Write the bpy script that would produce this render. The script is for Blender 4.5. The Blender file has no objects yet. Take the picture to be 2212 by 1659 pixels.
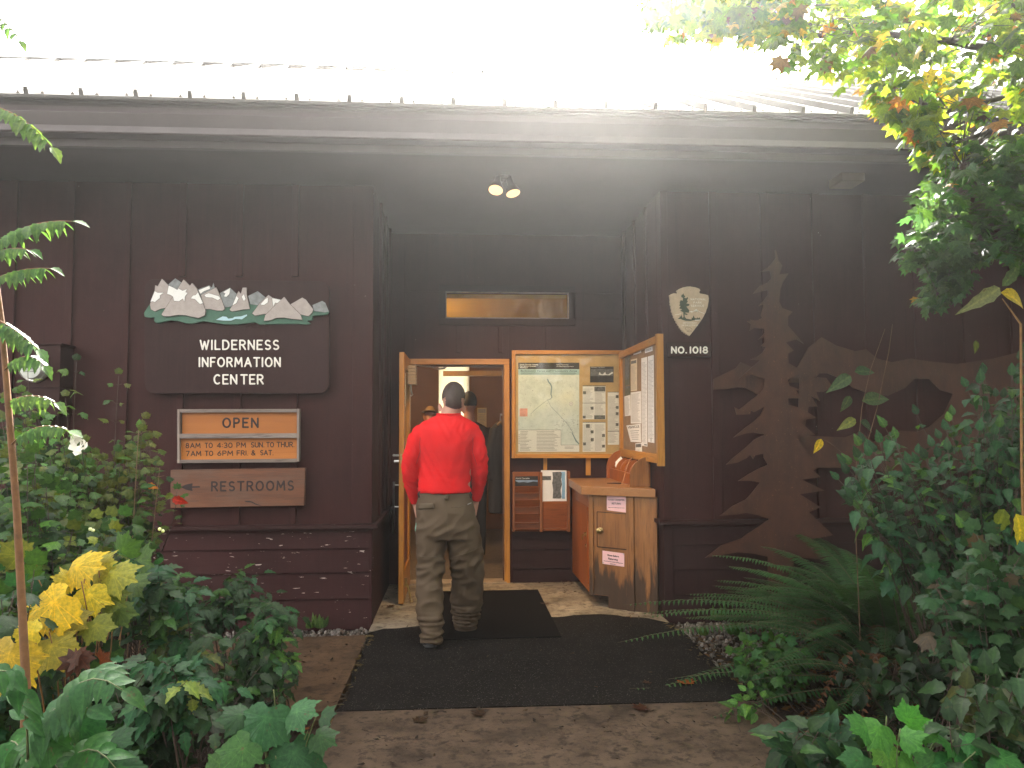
import bpy, bmesh, math, random
import numpy as np
from mathutils import Vector, Matrix, Euler, noise as mnoise

SC = bpy.context.scene
COL = SC.collection
R = math.radians
rng = random.Random(7)

# ------------------------------------------------------------------ camera
EYE = Vector((0.0, 0.0, 1.5))
YAW, PITCH, ROLL, FPX = R(3.85), R(2.98), R(-0.2), 1680.0      # FPX: focal length for a picture 2212 wide
def cam_basis():
    f = Vector((math.sin(YAW)*math.cos(PITCH), math.cos(YAW)*math.cos(PITCH), math.sin(PITCH)))
    r = Vector((math.cos(YAW), -math.sin(YAW), 0)); u = r.cross(f)
    return r*math.cos(ROLL)+u*math.sin(ROLL), -r*math.sin(ROLL)+u*math.cos(ROLL), f
CR, CU, CF = cam_basis()
cam = bpy.data.cameras.new('camera'); cam_o = bpy.data.objects.new('camera', cam); COL.objects.link(cam_o)
cam.sensor_width = 36.0; cam.lens = 36.0*FPX/2212; cam.clip_end = 500; cam.clip_start = 0.02
cam_o.matrix_world = Matrix(((CR.x, CU.x, -CF.x, EYE.x), (CR.y, CU.y, -CF.y, EYE.y), (CR.z, CU.z, -CF.z, EYE.z), (0, 0, 0, 1)))
SC.camera = cam_o

# ------------------------------------------------------------------ light
SUN_EL, SUN_AZ = R(38.0), R(12.0)          # azimuth east of +Y: behind the roof, just above the picture
world = bpy.data.worlds.new('World'); SC.world = world; world.use_nodes = True
wn, wl = world.node_tree.nodes, world.node_tree.links
sky = wn.new('ShaderNodeTexSky'); sky.sky_type = 'NISHITA'; sky.sun_disc = False
sky.sun_elevation = SUN_EL; sky.sun_rotation = SUN_AZ; sky.air_density = 1.0; sky.dust_density = 3.0; sky.ozone_density = 1.0
hsv = wn.new('ShaderNodeHueSaturation'); hsv.inputs['Saturation'].default_value = 0.12
wl.new(sky.outputs[0], hsv.inputs['Color']); wm = wn.new('ShaderNodeMix'); wm.data_type = 'RGBA'; wm.blend_type = 'MULTIPLY'; wm.inputs[0].default_value = 1.0; wm.inputs[7].default_value = (1.0, .95, .89, 1)
wl.new(hsv.outputs[0], wm.inputs[6]); wl.new(wm.outputs[2], wn['Background'].inputs['Color'])
wn['Background'].inputs['Strength'].default_value = 0.13
sun = bpy.data.lights.new('sun', 'SUN'); sun.energy = 3.2; sun.angle = R(0.6); sun.color = (1.0, 0.95, 0.86)
sun_o = bpy.data.objects.new('sun', sun); COL.objects.link(sun_o)
sd = Vector((math.sin(SUN_AZ)*math.cos(SUN_EL), math.cos(SUN_AZ)*math.cos(SUN_EL), math.sin(SUN_EL)))
sun_o.rotation_euler = sd.to_track_quat('Z', 'Y').to_euler(); sun_o.location = sd*60
SC.view_settings.view_transform = 'Standard'; SC.view_settings.look = 'None'
SC.view_settings.exposure = 3.8; SC.view_settings.gamma = 1.0

# ------------------------------------------------------------------ where things stand
YF, YD, YE, YR = 6.00, 7.47, 5.06, 9.40     # facade, wall at the back of the entrance, eave, ridge
def ray(px, py):
    return CF*FPX + CR*(px-1106.0) - CU*(py-829.5)
def atY(px, py, Y):
    d = ray(px, py); return EYE + d*((Y-EYE.y)/d.y)
def atX(px, py, X):
    d = ray(px, py); return EYE + d*((X-EYE.x)/d.x)
def atZ(px, py, Z=0.0):
    d = ray(px, py); return EYE + d*((Z-EYE.z)/d.z)
def XY(px, Y, py=900): return atY(px, py, Y).x
def ZY(py, Y, px=1000): return atY(px, py, Y).z

# ------------------------------------------------------------------ objects
ORG = {}
def _link(o, parent):
    COL.objects.link(o)
    if parent is not None:
        o.parent = parent
        o.matrix_parent_inverse = Matrix.Translation(-ORG.get(parent.name, Vector((0, 0, 0))))
def tag(o, label=None, cat=None, group=None, kind=None):
    if label: o['label'] = label
    if cat: o['category'] = cat
    if group: o['group'] = group
    if kind: o['kind'] = kind
    return o
def thing(name, loc, label, cat, group=None):
    o = bpy.data.objects.new(name, None); o.empty_display_size = 0.1
    o.location = loc; COL.objects.link(o); ORG[o.name] = Vector(loc)
    return tag(o, label, cat, group)

class MB:
    def __init__(s): s.v = []; s.f = []; s.mi = []; s.cols = []; s.seg = []
    def add(s, vs, fs, mi=0, col=None):
        b = len(s.v); s.v.extend([tuple(v) for v in vs]); s.f.extend([tuple(i+b for i in f) for f in fs]); s.mi.extend([mi]*len(fs))
        s.cols.extend(col if isinstance(col, list) else [col or (1, 1, 1)]*len(vs)); s.seg.append((b, len(s.v), len(s.f)-len(fs), len(s.f)))
    def box(s, a, b, mi=0, col=None):
        x0, y0, z0 = (min(a[i], b[i]) for i in range(3)); x1, y1, z1 = (max(a[i], b[i]) for i in range(3))
        s.add([(x0,y0,z0),(x1,y0,z0),(x1,y1,z0),(x0,y1,z0),(x0,y0,z1),(x1,y0,z1),(x1,y1,z1),(x0,y1,z1)],
              [(0,3,2,1),(4,5,6,7),(0,1,5,4),(1,2,6,5),(2,3,7,6),(3,0,4,7)], mi, col)
    def obox(s, c, ax, ay, az, mi=0, col=None):
        c = Vector(c); ax, ay, az = Vector(ax), Vector(ay), Vector(az)
        vs = [c+sx*ax+sy*ay+sz*az for sz in (-1,1) for sx,sy in ((-1,-1),(1,-1),(1,1),(-1,1))]
        s.add(vs, [(0,3,2,1),(4,5,6,7),(0,1,5,4),(1,2,6,5),(2,3,7,6),(3,0,4,7)], mi, col)
    def prism(s, pts, off, mi=0, col=None):
        """pts: 3-D outline; off: thickness vector. Caps are n-gons."""
        n = len(pts); off = Vector(off); P = [Vector(p) for p in pts]
        nrm = Vector((0, 0, 0))
        for i in range(n): nrm += P[i].cross(P[(i+1) % n])
        if nrm.dot(off) > 0: P.reverse()
        s.add(P+[p+off for p in P], [tuple(range(n)), tuple(range(2*n-1, n-1, -1))] +
              [(i, i+n, (i+1) % n+n, (i+1) % n) for i in range(n)], mi, col)
    def tube(s, pts, rad, n=8, mi=0, col=None, flat=None, caps=True):
        """flat: (axis, factor) squashes the section along an axis"""
        P = [Vector(p) for p in pts]; m = len(P)
        rad = [rad]*m if isinstance(rad, (int, float)) else list(rad)
        vs = []; t0 = None; up = None
        for i, p in enumerate(P):
            t = (P[min(i+1, m-1)]-P[max(i-1, 0)])
            if t.length < 1e-9: t = Vector((0, 0, 1))
            t.normalize()
            if up is None:
                up = Vector((0, 0, 1)) if abs(t.z) < .9 else Vector((1, 0, 0))
            sx = t.cross(up)
            if sx.length < 1e-6: sx = t.orthogonal()
            sx.normalize(); up = sx.cross(t).normalized()
            for k in range(n):
                a = 2*math.pi*k/n; d = (sx*math.cos(a)+up*math.sin(a))*rad[i]
                if flat: ax = Vector(flat[0]); d = d-ax*d.dot(ax)*(1-flat[1])
                vs.append(p+d)
        fs = [(i*n+k, i*n+(k+1) % n, (i+1)*n+(k+1) % n, (i+1)*n+k) for i in range(m-1) for k in range(n)]
        if caps: fs += [tuple(range(n-1, -1, -1)), tuple(range((m-1)*n, m*n))]
        s.add(vs, fs, mi, col)
    def capsule(s, pts, r, n=6, mi=0, flat=None):
        """tube with rounded ends"""
        P = [Vector(p) for p in pts]
        a = (P[0]-P[1]).normalized(); b = (P[-1]-P[-2]).normalized()
        Q = [P[0]+a*r*.95, P[0]+a*r*.6]+P+[P[-1]+b*r*.6, P[-1]+b*r*.95]
        s.tube(Q, [r*.25, r*.8]+[r]*len(P)+[r*.8, r*.25], n, mi, flat=flat)
    def lathe(s, c, axis, prof, n=24, mi=0, col=None):
        """prof: (distance along axis, radius)"""
        c = Vector(c); ax = Vector(axis).normalized(); u = ax.orthogonal().normalized(); w = ax.cross(u)
        vs = []
        for d, r in prof:
            for k in range(n):
                a = 2*math.pi*k/n; vs.append(c+ax*d+(u*math.cos(a)+w*math.sin(a))*max(r, 1e-4))
        m = len(prof)
        fs = [(i*n+k, i*n+(k+1) % n, (i+1)*n+(k+1) % n, (i+1)*n+k) for i in range(m-1) for k in range(n)]
        fs += [tuple(range(n-1, -1, -1)), tuple(range((m-1)*n, m*n))]
        s.add(vs, fs, mi, col)
    def pieces(s, name, mat, parent=None, **kw):
        """one object for every piece added since the start (pieces = separate add calls)"""
        out = []; k0 = 0
        for v0, v1, f0, f1 in s.seg:
            q = MB(); q.v = s.v[v0:v1]; q.f = [tuple(i-v0 for i in f) for f in s.f[f0:f1]]; q.mi = s.mi[f0:f1]; q.cols = s.cols[v0:v1]
            out.append(q.build(name, mat, parent, **kw))
        return out
    def quad(s, a, b, c, d, mi=0, col=None): s.add([a, b, c, d], [(0, 1, 2, 3)], mi, col)
    def build(s, name, mat, parent=None, smooth=False, bevel=0, colors=False, fix=True):
        me = bpy.data.meshes.new(name); me.from_pydata(s.v, [], s.f)
        mats = mat if isinstance(mat, (list, tuple)) else [mat]
        for m in mats: me.materials.append(m)
        if len(mats) > 1: me.polygons.foreach_set('material_index', s.mi)
        if colors:
            at = me.color_attributes.new('tint', 'FLOAT_COLOR', 'POINT')
            a = np.zeros((len(s.v), 4), dtype=np.float32); a[:, :4] = np.array([tuple(c)[:3]+(c[3] if len(c) > 3 else 0,) for c in s.cols], dtype=np.float32); at.data.foreach_set('color', a.ravel())
        if fix:
            bm = bmesh.new(); bm.from_mesh(me); bmesh.ops.recalc_face_normals(bm, faces=bm.faces); bm.to_mesh(me); bm.free()
        me.update()
        if smooth is True: me.polygons.foreach_set('use_smooth', [True]*len(me.polygons))
        elif smooth: me.shade_smooth(); me.set_sharp_from_angle(angle=R(smooth))
        o = bpy.data.objects.new(name, me); _link(o, parent)
        if bevel:
            b = o.modifiers.new('edge', 'BEVEL'); b.width = bevel; b.segments = 2; b.limit_method = 'ANGLE'; b.angle_limit = R(50)
        return o

def from_mesh(name, me, mat, parent=None):
    me.materials.clear(); me.materials.append(mat); o = bpy.data.objects.new(name, me); _link(o, parent); return o

# ------------------------------------------------------------------ materials
class NT:
    def __init__(s, name):
        s.m = bpy.data.materials.new(name); s.m.use_nodes = True
        s.n, s.l = s.m.node_tree.nodes, s.m.node_tree.links
        s.b = s.n['Principled BSDF']; s.out = s.n['Material Output']
        s.co = s.n.new('ShaderNodeTexCoord').outputs['Object']
    def node(s, t, **kw):
        n = s.n.new(t)
        for k, v in kw.items():
            if k in n.inputs: n.inputs[k].default_value = v
            else: setattr(n, k, v)
        return n
    def mapped(s, scale, loc=(0, 0, 0), rot=(0, 0, 0)):
        n = s.node('ShaderNodeMapping', Scale=scale, Location=loc, Rotation=rot); s.l.new(s.co, n.inputs['Vector']); return n.outputs[0]
    def noise(s, scale, stretch=(1, 1, 1), detail=4, rough=.6, loc=(0, 0, 0)):
        n = s.node('ShaderNodeTexNoise', Scale=scale, Detail=detail, Roughness=rough)
        s.l.new(s.mapped(stretch, loc), n.inputs['Vector']); return n.outputs['Fac']
    def ramp(s, fac, stops):
        n = s.n.new('ShaderNodeValToRGB'); e = n.color_ramp.elements
        while len(e) < len(stops): e.new(.5)
        for k, (p, c) in enumerate(stops):
            e[k].position = p; e[k].color = (*c, 1) if len(c) == 3 else c
        s.l.new(fac, n.inputs[0]); return n.outputs[0]
    def mask(s, fac, lo, hi):
        n = s.node('ShaderNodeMapRange'); n.inputs[1].default_value = lo; n.inputs[2].default_value = hi
        s.l.new(fac, n.inputs[0]); return n.outputs[0]
    def math(s, op, a, b):
        n = s.n.new('ShaderNodeMath'); n.operation = op
        for i, q in enumerate((a, b)):
            if isinstance(q, (int, float)): n.inputs[i].default_value = q
            else: s.l.new(q, n.inputs[i])
        return n.outputs[0]
    def mix(s, fac, a, b, mode='MIX'):
        n = s.n.new('ShaderNodeMix'); n.data_type = 'RGBA'; n.blend_type = mode
        for i, q in ((0, fac), (6, a), (7, b)):
            if isinstance(q, (int, float)): n.inputs[i].default_value = q
            elif isinstance(q, tuple): n.inputs[i].default_value = (*q, 1)
            else: s.l.new(q, n.inputs[i])
        return n.outputs[2]
    def bump(s, h, strength=.3, dist=.01, normal=None):
        n = s.node('ShaderNodeBump', Strength=strength, Distance=dist); s.l.new(h, n.inputs['Height'])
        if normal is not None: s.l.new(normal, n.inputs['Normal'])
        s.l.new(n.outputs[0], s.b.inputs['Normal']); return n.outputs[0]
    def color(s, c):
        if isinstance(c, tuple): s.b.inputs['Base Color'].default_value = (*c, 1)
        else: s.l.new(c, s.b.inputs['Base Color'])
    def set(s, **kw):
        for k, v in kw.items():
            k = {'rough': 'Roughness', 'metal': 'Metallic', 'spec': 'Specular IOR Level', 'coat': 'Coat Weight', 'sheen': 'Sheen Weight', 'sss': 'Subsurface Weight'}[k]
            if isinstance(v, (int, float)): s.b.inputs[k].default_value = v
            else: s.l.new(v, s.b.inputs[k])
        return s

def plain(name, c, rough=.6, var=.25, scale=20, bump=.0, bscale=200, metal=0, spec=.4, stretch=(1, 1, 1)):
    t = NT(name); nz = t.noise(scale, stretch)
    d = tuple(x*(1-var) for x in c); e = tuple(min(1, x*(1+var)) for x in c)
    t.color(t.ramp(nz, [(.3, d), (.7, e)])); t.set(rough=rough, metal=metal, spec=spec)
    if bump: t.bump(t.noise(bscale, stretch, 3), bump, .004)
    return t.m

def paint(name, c, chip=.0, chipscale=(1, 1, 1), chipc=(.42, .34, .31), weave=True, lo=.69):
    t = NT(name)
    big = t.noise(1.6, (1, 1, 1), 5, .65); base = t.ramp(big, [(.3, tuple(x*.78 for x in c)), (.7, tuple(x*1.22 for x in c))])
    streak = t.noise(5, (5, 5, .35), 3); base = t.mix(t.mask(streak, .5, .9), base, tuple(x*1.22 for x in c))
    drip = t.noise(9, (3, 3, .12), 3, .6, (5, 2, 8)); base = t.mix(t.math('MULTIPLY', t.mask(drip, .56, .74), .5), base, tuple(x*.62 for x in c))
    fl = t.noise(2.6, (1, 1, .6), 6, .7, (1, 9, 4)); base = t.mix(t.math('MULTIPLY', t.mask(fl, .52, .68), .45), base, (c[0]*1.35, c[1]*1.5, c[2]*1.55))
    if chip:
        a = t.noise(34, chipscale, 5, .62); bmask = t.noise(2.1, (1, 1, 1.5), 2, loc=(3, 1, 2))
        mk = t.math('MULTIPLY', t.mask(a, lo, lo+.02), t.mask(bmask, .62-chip, .66-chip))
        base = t.mix(mk, base, chipc)
    t.color(base); t.set(rough=.62, spec=.10)
    if weave:
        h = t.noise(190, (1, 1, .18), 2); h2 = t.noise(160, (.25, 1, 1), 2)
        t.bump(t.math('ADD', h, h2), .28, .003)
    else: t.bump(t.noise(60, (.12, 1, 1), 4), .3, .003)
    return t.m

def wood(name, c1, c2, axis='z', scale=1.0, rough=.45, stain=None, spec=.45, dark=.5):
    t = NT(name)
    st = {'z': (1, 1, .06), 'x': (.06, 1, 1), 'y': (1, .06, 1)}[axis]
    g = t.noise(26*scale, st, 5, .65); g2 = t.noise(110*scale, st, 3); big = t.noise(2.3*scale, tuple(max(v, .25) for v in st), 4)
    col = t.ramp(g, [(.25, c1), (.5, tuple((a+b)/2 for a, b in zip(c1, c2))), (.75, c2)])
    col = t.mix(t.mask(g2, .52, .75), col, tuple(x*dark for x in c1)) if dark < 1 else col
    col = t.mix(t.mask(big, .35, .75), col, tuple(x*.72 for x in c1))
    if stain: col = stain(t, col)
    t.color(col); t.set(rough=rough, spec=spec); t.bump(g2, .12, .002)
    return t.m

def emit(name, c, s):
    t = NT(name); t.b.inputs['Emission Color'].default_value = (*c, 1); t.b.inputs['Emission Strength'].default_value = s
    t.color(c); return t.m

def glass(name, tint=(1, 1, 1), refl=1.0):
    t = NT(name); t.n.remove(t.b)
    tr = t.node('ShaderNodeBsdfTransparent'); tr.inputs[0].default_value = (*tint, 1)
    gl = t.node('ShaderNodeBsdfGlossy', Roughness=.02); fr = t.node('ShaderNodeFresnel', IOR=1.5)
    mx = t.n.new('ShaderNodeMixShader'); t.l.new(t.math('MULTIPLY', fr.outputs[0], refl), mx.inputs[0])
    t.l.new(tr.outputs[0], mx.inputs[1]); t.l.new(gl.outputs[0], mx.inputs[2]); t.l.new(mx.outputs[0], t.out.inputs[0])
    return t.m

def leafmat(name, rough=.38, trans=.35, spec=.22):
    t = NT(name); a = t.node('ShaderNodeAttribute', attribute_name='tint')
    nz = t.noise(90, (1, 1, 1), 3); col = t.mix(t.mask(nz, .3, .75), t.mix(1.0, a.outputs['Color'], (.48, .56, .42), 'MULTIPLY'), t.mix(1.0, a.outputs['Color'], (.98, 1.0, .70), 'MULTIPLY'))
    col = t.mix(t.math('MULTIPLY', t.mask(a.outputs['Alpha'], .74, .97), .55), col, t.mix(1.0, col, (1.9, 1.7, 1.5), 'MULTIPLY')); col = t.mix(t.math('MULTIPLY', t.mask(t.noise(38, (1, 1, 1), 3, .6, (7, 3, 1)), .66, .72), .7), col, (.07, .045, .02))
    t.color(col); t.set(rough=rough, spec=spec); t.bump(t.noise(70), .35, .004)
    tl = t.node('ShaderNodeBsdfTranslucent'); t.l.new(t.mix(1.0, col, (1.9, 1.75, .9), 'MULTIPLY'), tl.inputs[0])
    mx = t.n.new('ShaderNodeMixShader'); mx.inputs[0].default_value = trans
    t.l.new(t.b.outputs[0], mx.inputs[1]); t.l.new(tl.outputs[0], mx.inputs[2]); t.l.new(mx.outputs[0], t.out.inputs[0])
    return t.m

BROWN = (.036, .0122, .0114)
M = {}
M['siding'] = paint('painted plywood siding', BROWN, chip=.13, lo=.715)
M['board'] = paint('painted board peeling', (.034, .0120, .0120), chip=.30, chipscale=(.30, .30, 1.5), weave=False, lo=.655)
M['boardsound'] = paint('painted board', (.026, .0105, .0105), chip=.02, chipscale=(.42, .42, 1.5), weave=False, lo=.72)
M['trim'] = paint('painted trim', (.030, .0125, .0120), chip=.05, chipscale=(.5, .5, 1), weave=False, lo=.7)
M['gutter'] = plain('gutter enamel', (.032, .022, .022), .38, .15, 6)
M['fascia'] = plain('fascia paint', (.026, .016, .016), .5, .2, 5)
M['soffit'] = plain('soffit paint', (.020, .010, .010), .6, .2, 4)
def _roof():
    t = NT('weathered metal roof'); a = t.noise(3, (1, .3, .3), 5); b = t.noise(40, (1, .2, .2), 4)
    c = t.ramp(a, [(.3, (.048, .045, .041)), (.7, (.08, .077, .07))]); c = t.mix(t.mask(b, .6, .75), c, (.13, .10, .08))
    t.color(c); t.set(rough=.66, metal=.1, spec=.2); return t.m
M['roof'] = _roof()
M['orange'] = wood('stained fir', (.40, .155, .018), (.62, .29, .050), 'z', 1, .38)
M['orangex'] = wood('stained fir rails', (.40, .155, .018), (.62, .29, .050), 'x', 1, .38)
M['orangey'] = wood('stained fir deep', (.40, .155, .018), (.62, .29, .050), 'y', 1, .38)
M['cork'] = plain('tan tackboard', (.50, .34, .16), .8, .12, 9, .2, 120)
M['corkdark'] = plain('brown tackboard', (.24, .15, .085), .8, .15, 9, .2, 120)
M['rack'] = wood('oiled wood rack', (.22, .055, .010), (.36, .105, .022), 'x', 1, .42)
M['white'] = plain('white paint', (.78, .76, .72), .5, .04, 30)
M['paper'] = plain('white paper', (.74, .72, .70), .7, .03, 8)
M['pink'] = plain('pink paper', (.74, .46, .48), .7, .04, 8)
M['ink'] = plain('black ink', (.02, .018, .02), .6, .1, 30)
M['gray'] = plain('grey print', (.30, .29, .29), .7, .2, 60)
M['midgray'] = plain('photo print', (.11, .11, .11), .6, .6, 45)
M['steel'] = plain('brushed steel', (.55, .54, .52), .3, .1, 40, metal=1)
M['brass'] = plain('aged brass', (.42, .30, .13), .32, .2, 50, metal=1)
M['black'] = plain('black plastic', (.015, .014, .014), .45, .2, 30)
M['glass'] = glass('clear pane', (.97, .98, .96), .35)
# ================================================================== the building
RL, RRX = -0.663, 1.583            # side walls of the entrance recess
ZS = 3.345                         # soffit
ZL = 0.757                         # top of the ledge
BX0, BX1, BY1 = -7.5, 8.5, 13.6
bld = thing('visitor_center', (0.4, 7, 0), 'dark brown board and batten visitor center with a pale metal roof and recessed entrance', 'building')

w = MB()                                                     # front walls with their battens
w.box((BX0, YF, ZL-.06), (RL, YF+.12, ZS+.05)); w.box((RRX, YF, ZL-.06), (BX1, YF+.12, ZS+.05))
def batten(x0, x1, z0, z1, y=YF, t=.024): w.box((x0, y-t, z0), (x1, y+.002, z1))
for xr in (33, 157, 280):
    xa = XY(xr, YF, 700); batten(xa-.048, xa, ZL+.001, ZS)
for k in range(1, 9):
    xa = XY(33, YF, 700)-.435*k; batten(xa-.048, xa, ZL+.001, ZS)
for xr in (402, 525, 645):
    xa = XY(xr, YF, 600); batten(xa-.048, xa, ZY(598, YF, xr), ZS); batten(xa-.046, xa+.002, ZL+.001, ZY(846, YF, xr))
batten(XY(763, YF, 700), RL+.001, ZL+.001, ZS, t=.022)
batten(RRX-.001, XY(1443, YF, 700), ZL+.001, ZS, t=.022)
xs = [XY(p, YF, 700) for p in (1551, 1662, 1773, 1883, 1990)]
for xa in xs+[xs[-1]+.405*k for k in range(1, 10)]: batten(xa-.062, xa, ZL+.001, ZS)
w.build('front_wall', M['siding'], bld, bevel=.003)

def clap(m, p, q, zs, out, t0=.006, t1=.022):
    """overlapping boards from p to q (2-D points), out = outward normal"""
    p, q, out = Vector((*p, 0)), Vector((*q, 0)), Vector((*out, 0))
    for za, zb in zip(zs[:-1], zs[1:]):                      # za upper, zb lower edge
        a = [p+out*.0+Vector((0, 0, za)), p+out*t0+Vector((0, 0, za)), p+out*t1+Vector((0, 0, zb)), p+Vector((0, 0, zb))]
        m.prism(a, q-p)
zc = [ZL-.045, .572, .393, .197, -.03]
m = MB()
clap(m, (BX0, YF+.012), (RL-.02, YF+.012), zc, (0, -1))
m.box((BX0, YF+.012, -.05), (RL-.02, YF+.10, ZL-.045)); m.box((RL-.0195, YF-.016, -.03), (RL+.004, YF+.10, ZL-.045))
m.build('left_clapboards', M['board'], bld, bevel=.002)
m = MB(); zr = [ZL-.045, .56, .37, .18, -.03]
clap(m, (RRX+.065, YF+.012), (BX1, YF+.012), zr, (0, -1)); m.box((RRX+.065, YF+.012, -.05), (BX1, YF+.10, ZL-.045)); m.box((RRX-.004, YF-.016, -.03), (RRX+.0645, YF+.10, ZL-.045))
m.build('right_clapboards', M['boardsound'], bld, bevel=.002)
m = MB()
for x0, x1 in ((BX0, RL+.045), (RRX-.045, BX1)):
    m.prism([(x0, YF-.052, ZL-.034), (x0, YF-.052, ZL-.006), (x0, YF+.01, ZL), (x0, YF+.01, ZL-.034)], (x1-x0, 0, 0))
m.box((RL+.012, YF+.0105, ZL-.034), (RL+.045, YD-.01, ZL-.003)); m.box((RRX-.045, YF+.0105, ZL-.034), (RRX-.012, YD-.01, ZL-.003))
m.build('ledge', M['trim'], bld, bevel=.003)

# recess: side walls, back wall with door and transom openings
DX0, DX1, DZ1 = XY(885, YD, 1000), XY(1089, YD, 1000), 2.075     # clear door opening
TX0, TX1 = XY(963, YD, 660), XY(1228, YD, 660); TZ0, TZ1 = ZY(688, YD), ZY(631, YD)
m = MB()
m.box((RL-.10, YF+.121, -.03), (RL, YD+.12, ZS+.05)); m2 = MB(); m2.box((RRX, YF+.121, -.03), (RRX+.10, YD+.12, ZS+.05))
for yb in (6.43, 6.86, 7.29): m.box((RL-.001, yb, ZL), (RL+.02, yb+.05, ZS)); m2.box((RRX-.02, yb, ZL), (RRX+.001, yb+.05, ZS))
m2.build('recess_side_wall', M['siding'], bld, bevel=.003); m.build('recess_side_wall', M['siding'], bld, bevel=.003)
m = MB(); Yb = YD+.12
m.box((RL, YD, -.03), (DX0-.05, Yb, ZS)); m.box((DX0-.05, YD, DZ1+.05), (DX1+.05, Yb, TZ0)); m.box((DX1+.05, YD, -.03), (RRX, Yb, TZ0))
m.box((DX0-.05, YD, TZ0), (TX0, Yb, TZ1)); m.box((TX1, YD, TZ0), (RRX, Yb, TZ1)); m.box((DX0-.05, YD, TZ1), (RRX, Yb, ZS))
for px in (991, 1081, 1183): xa = XY(px, YD, 720); m.box((xa-.022, YD-.018, 2.19), (xa+.022, YD+.001, TZ0-.075))
m.build('recess_back_wall', M['siding'], bld, bevel=.003)
m = MB(); clap(m, (XY(1107, YD, 1200), YD-.001), (RRX, YD-.001), [.62, .485, .31, .13, -.03], (0, -1)); m.build('entrance_clapboards', M['boardsound'], bld, bevel=.002)

# transom window
tr = MB()
def ring(mb, x0, x1, z0, z1, wd, y0, y1):
    mb.box((x0-wd, y0, z0-wd), (x1+wd, y1, z0)); mb.box((x0-wd, y0, z1), (x1+wd, y1, z1+wd)); mb.box((x0-wd, y0, z0), (x0, y1, z1)); mb.box((x1, y0, z0), (x1+wd, y1, z1))
ring(tr, TX0, TX1, TZ0, TZ1, .065, YD-.022, YD+.10)
tw = tr.build('transom_window', M['trim'], bld, bevel=.003)
m = MB(); ring(m, TX0+.008, TX1-.008, TZ0+.008, TZ1-.008, .0079, YD-.026, YD+.02); m.build('stop_bead', plain('worn putty', (.36, .31, .26), .6), tw)
m = MB(); m.box((TX0+.004, YD+.03, TZ0+.004), (TX1-.004, YD+.036, TZ1-.004)); m.build('pane', glass('transom pane', (.95, .82, .42), .25), tw)

# door frame, door
df = MB(); jw = .052
df.box((DX1, YD-.03, 0.0), (DX1+jw, YD+.13, DZ1)); df.box((DX0-jw, YD-.03, 0), (DX0, YD+.13, DZ1))
fr = df.build('door_frame', M['orange'], bld, bevel=.004)
m = MB(); m.box((DX0-jw, YD-.03, DZ1), (DX1+jw, YD+.13, DZ1+.055)); m.build('head_jamb', M['orangex'], fr, bevel=.004)
m = MB(); m.box((DX0, YD+.02, DZ1-.018), (DX1, YD+.04, DZ1)); m.box((DX1-.014, YD+.03, .01), (DX1, YD+.05, DZ1-.018)); m.build('stop_strip', plain('dark stop', (.10, .045, .02), .5), fr)
LX1 = XY(872.5, 6.6, 1000); LX0 = LX1-.042; LY0, LY1, LZ = 6.60, YD-.035, 2.115
door = MB(); st = .12
door.box((LX0, LY0, .012), (LX1, LY0+st, LZ)); door.box((LX0, LY1-st, .012), (LX1, LY1, LZ))
door.box((LX0, LY0+st, .012), (LX1, LY1-st, .26)); door.box((LX0, LY0+st, LZ-.13), (LX1, LY1-st, LZ)); door.box((LX0, LY0+st, .98), (LX1, LY1-st, 1.13))
dr = door.build('door', M['orange'], bld, bevel=.003)
dr['label'] = 'orange stained wooden door standing open at right angles to the wall'
m = MB(); m.box((LX0+.015, LY0+st, .26), (LX1-.015, LY1-st, .98)); m.build('lower_panel', plain('red brown panel', (.17, .03, .02), .35, .15, 8), dr)
m = MB(); m.box((LX0+.017, LY0+st, 1.13), (LX1-.017, LY1-st, LZ-.13)); m.build('door_glass', M['glass'], dr)
m = MB(); hz = ZY(988, 6.66)
m.tube([(LX0-.005, LY0+.06, hz+.02), (LX0-.05, LY0+.06, hz+.02), (LX0-.055, LY0+.16, hz+.02)], .009); m.tube([(LX0, LY0+.06, hz-.03), (LX0-.045, LY0+.06, hz-.03)], .013)
m.tube([(LX1, LY0+.06, hz), (LX1+.05, LY0+.06, hz), (LX1+.055, LY0+.16, hz)], .009)
m.build('handle', M['steel'], dr, smooth=40)
m = MB(); m.box((LX0+.011, LY0-.002, hz-.045), (LX1-.011, LY0+.001, hz+.035)); m.box((LX0+.017, LY0-.009, hz-.012), (LX1-.017, LY0-.002, hz+.012)); m.build('latch', M['brass'], dr)
m = MB(); m.box((LX1, LY0+.12, .13), (LX1+.02, LY0+.17, .19)); m.tube([(LX1+.02, LY0+.14, .15), (LX1+.055, LY0+.10, .03)], .008); m.lathe((LX1+.056, LY0+.10, .028), (.2, -.1, -1), [(0, .013), (.025, .015)], 10); m.build('kick_stop', M['brass'], dr)
m = MB()
for k in range(6): m.box((LX1+.002, 6.98, 1.86+k*.029), (LX1+.075, 7.20, 1.886+k*.029))
m.build('closer_body', wood('grey slatted casing', (.30, .21, .12), (.42, .31, .19), 'y', 1, .5), dr, bevel=.003)
m = MB(); m.tube([(LX1+.06, 7.18, 2.05), (LX1+.28, YD-.05, 2.03), (DX0+.33, YD+.04, 2.045)], .008); m.tube([(DX0+.33, YD+.04, 2.045), (DX0+.33, YD+.04, 2.075)], .014); m.tube([(LX1+.03, 7.0, 1.86), (LX1+.035, 7.0, 1.80), (LX1+.045, 7.02, 1.77), (LX1+.03, 7.01, 1.76)], .007)
m.build('closer_arm', M['steel'], dr)
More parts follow.
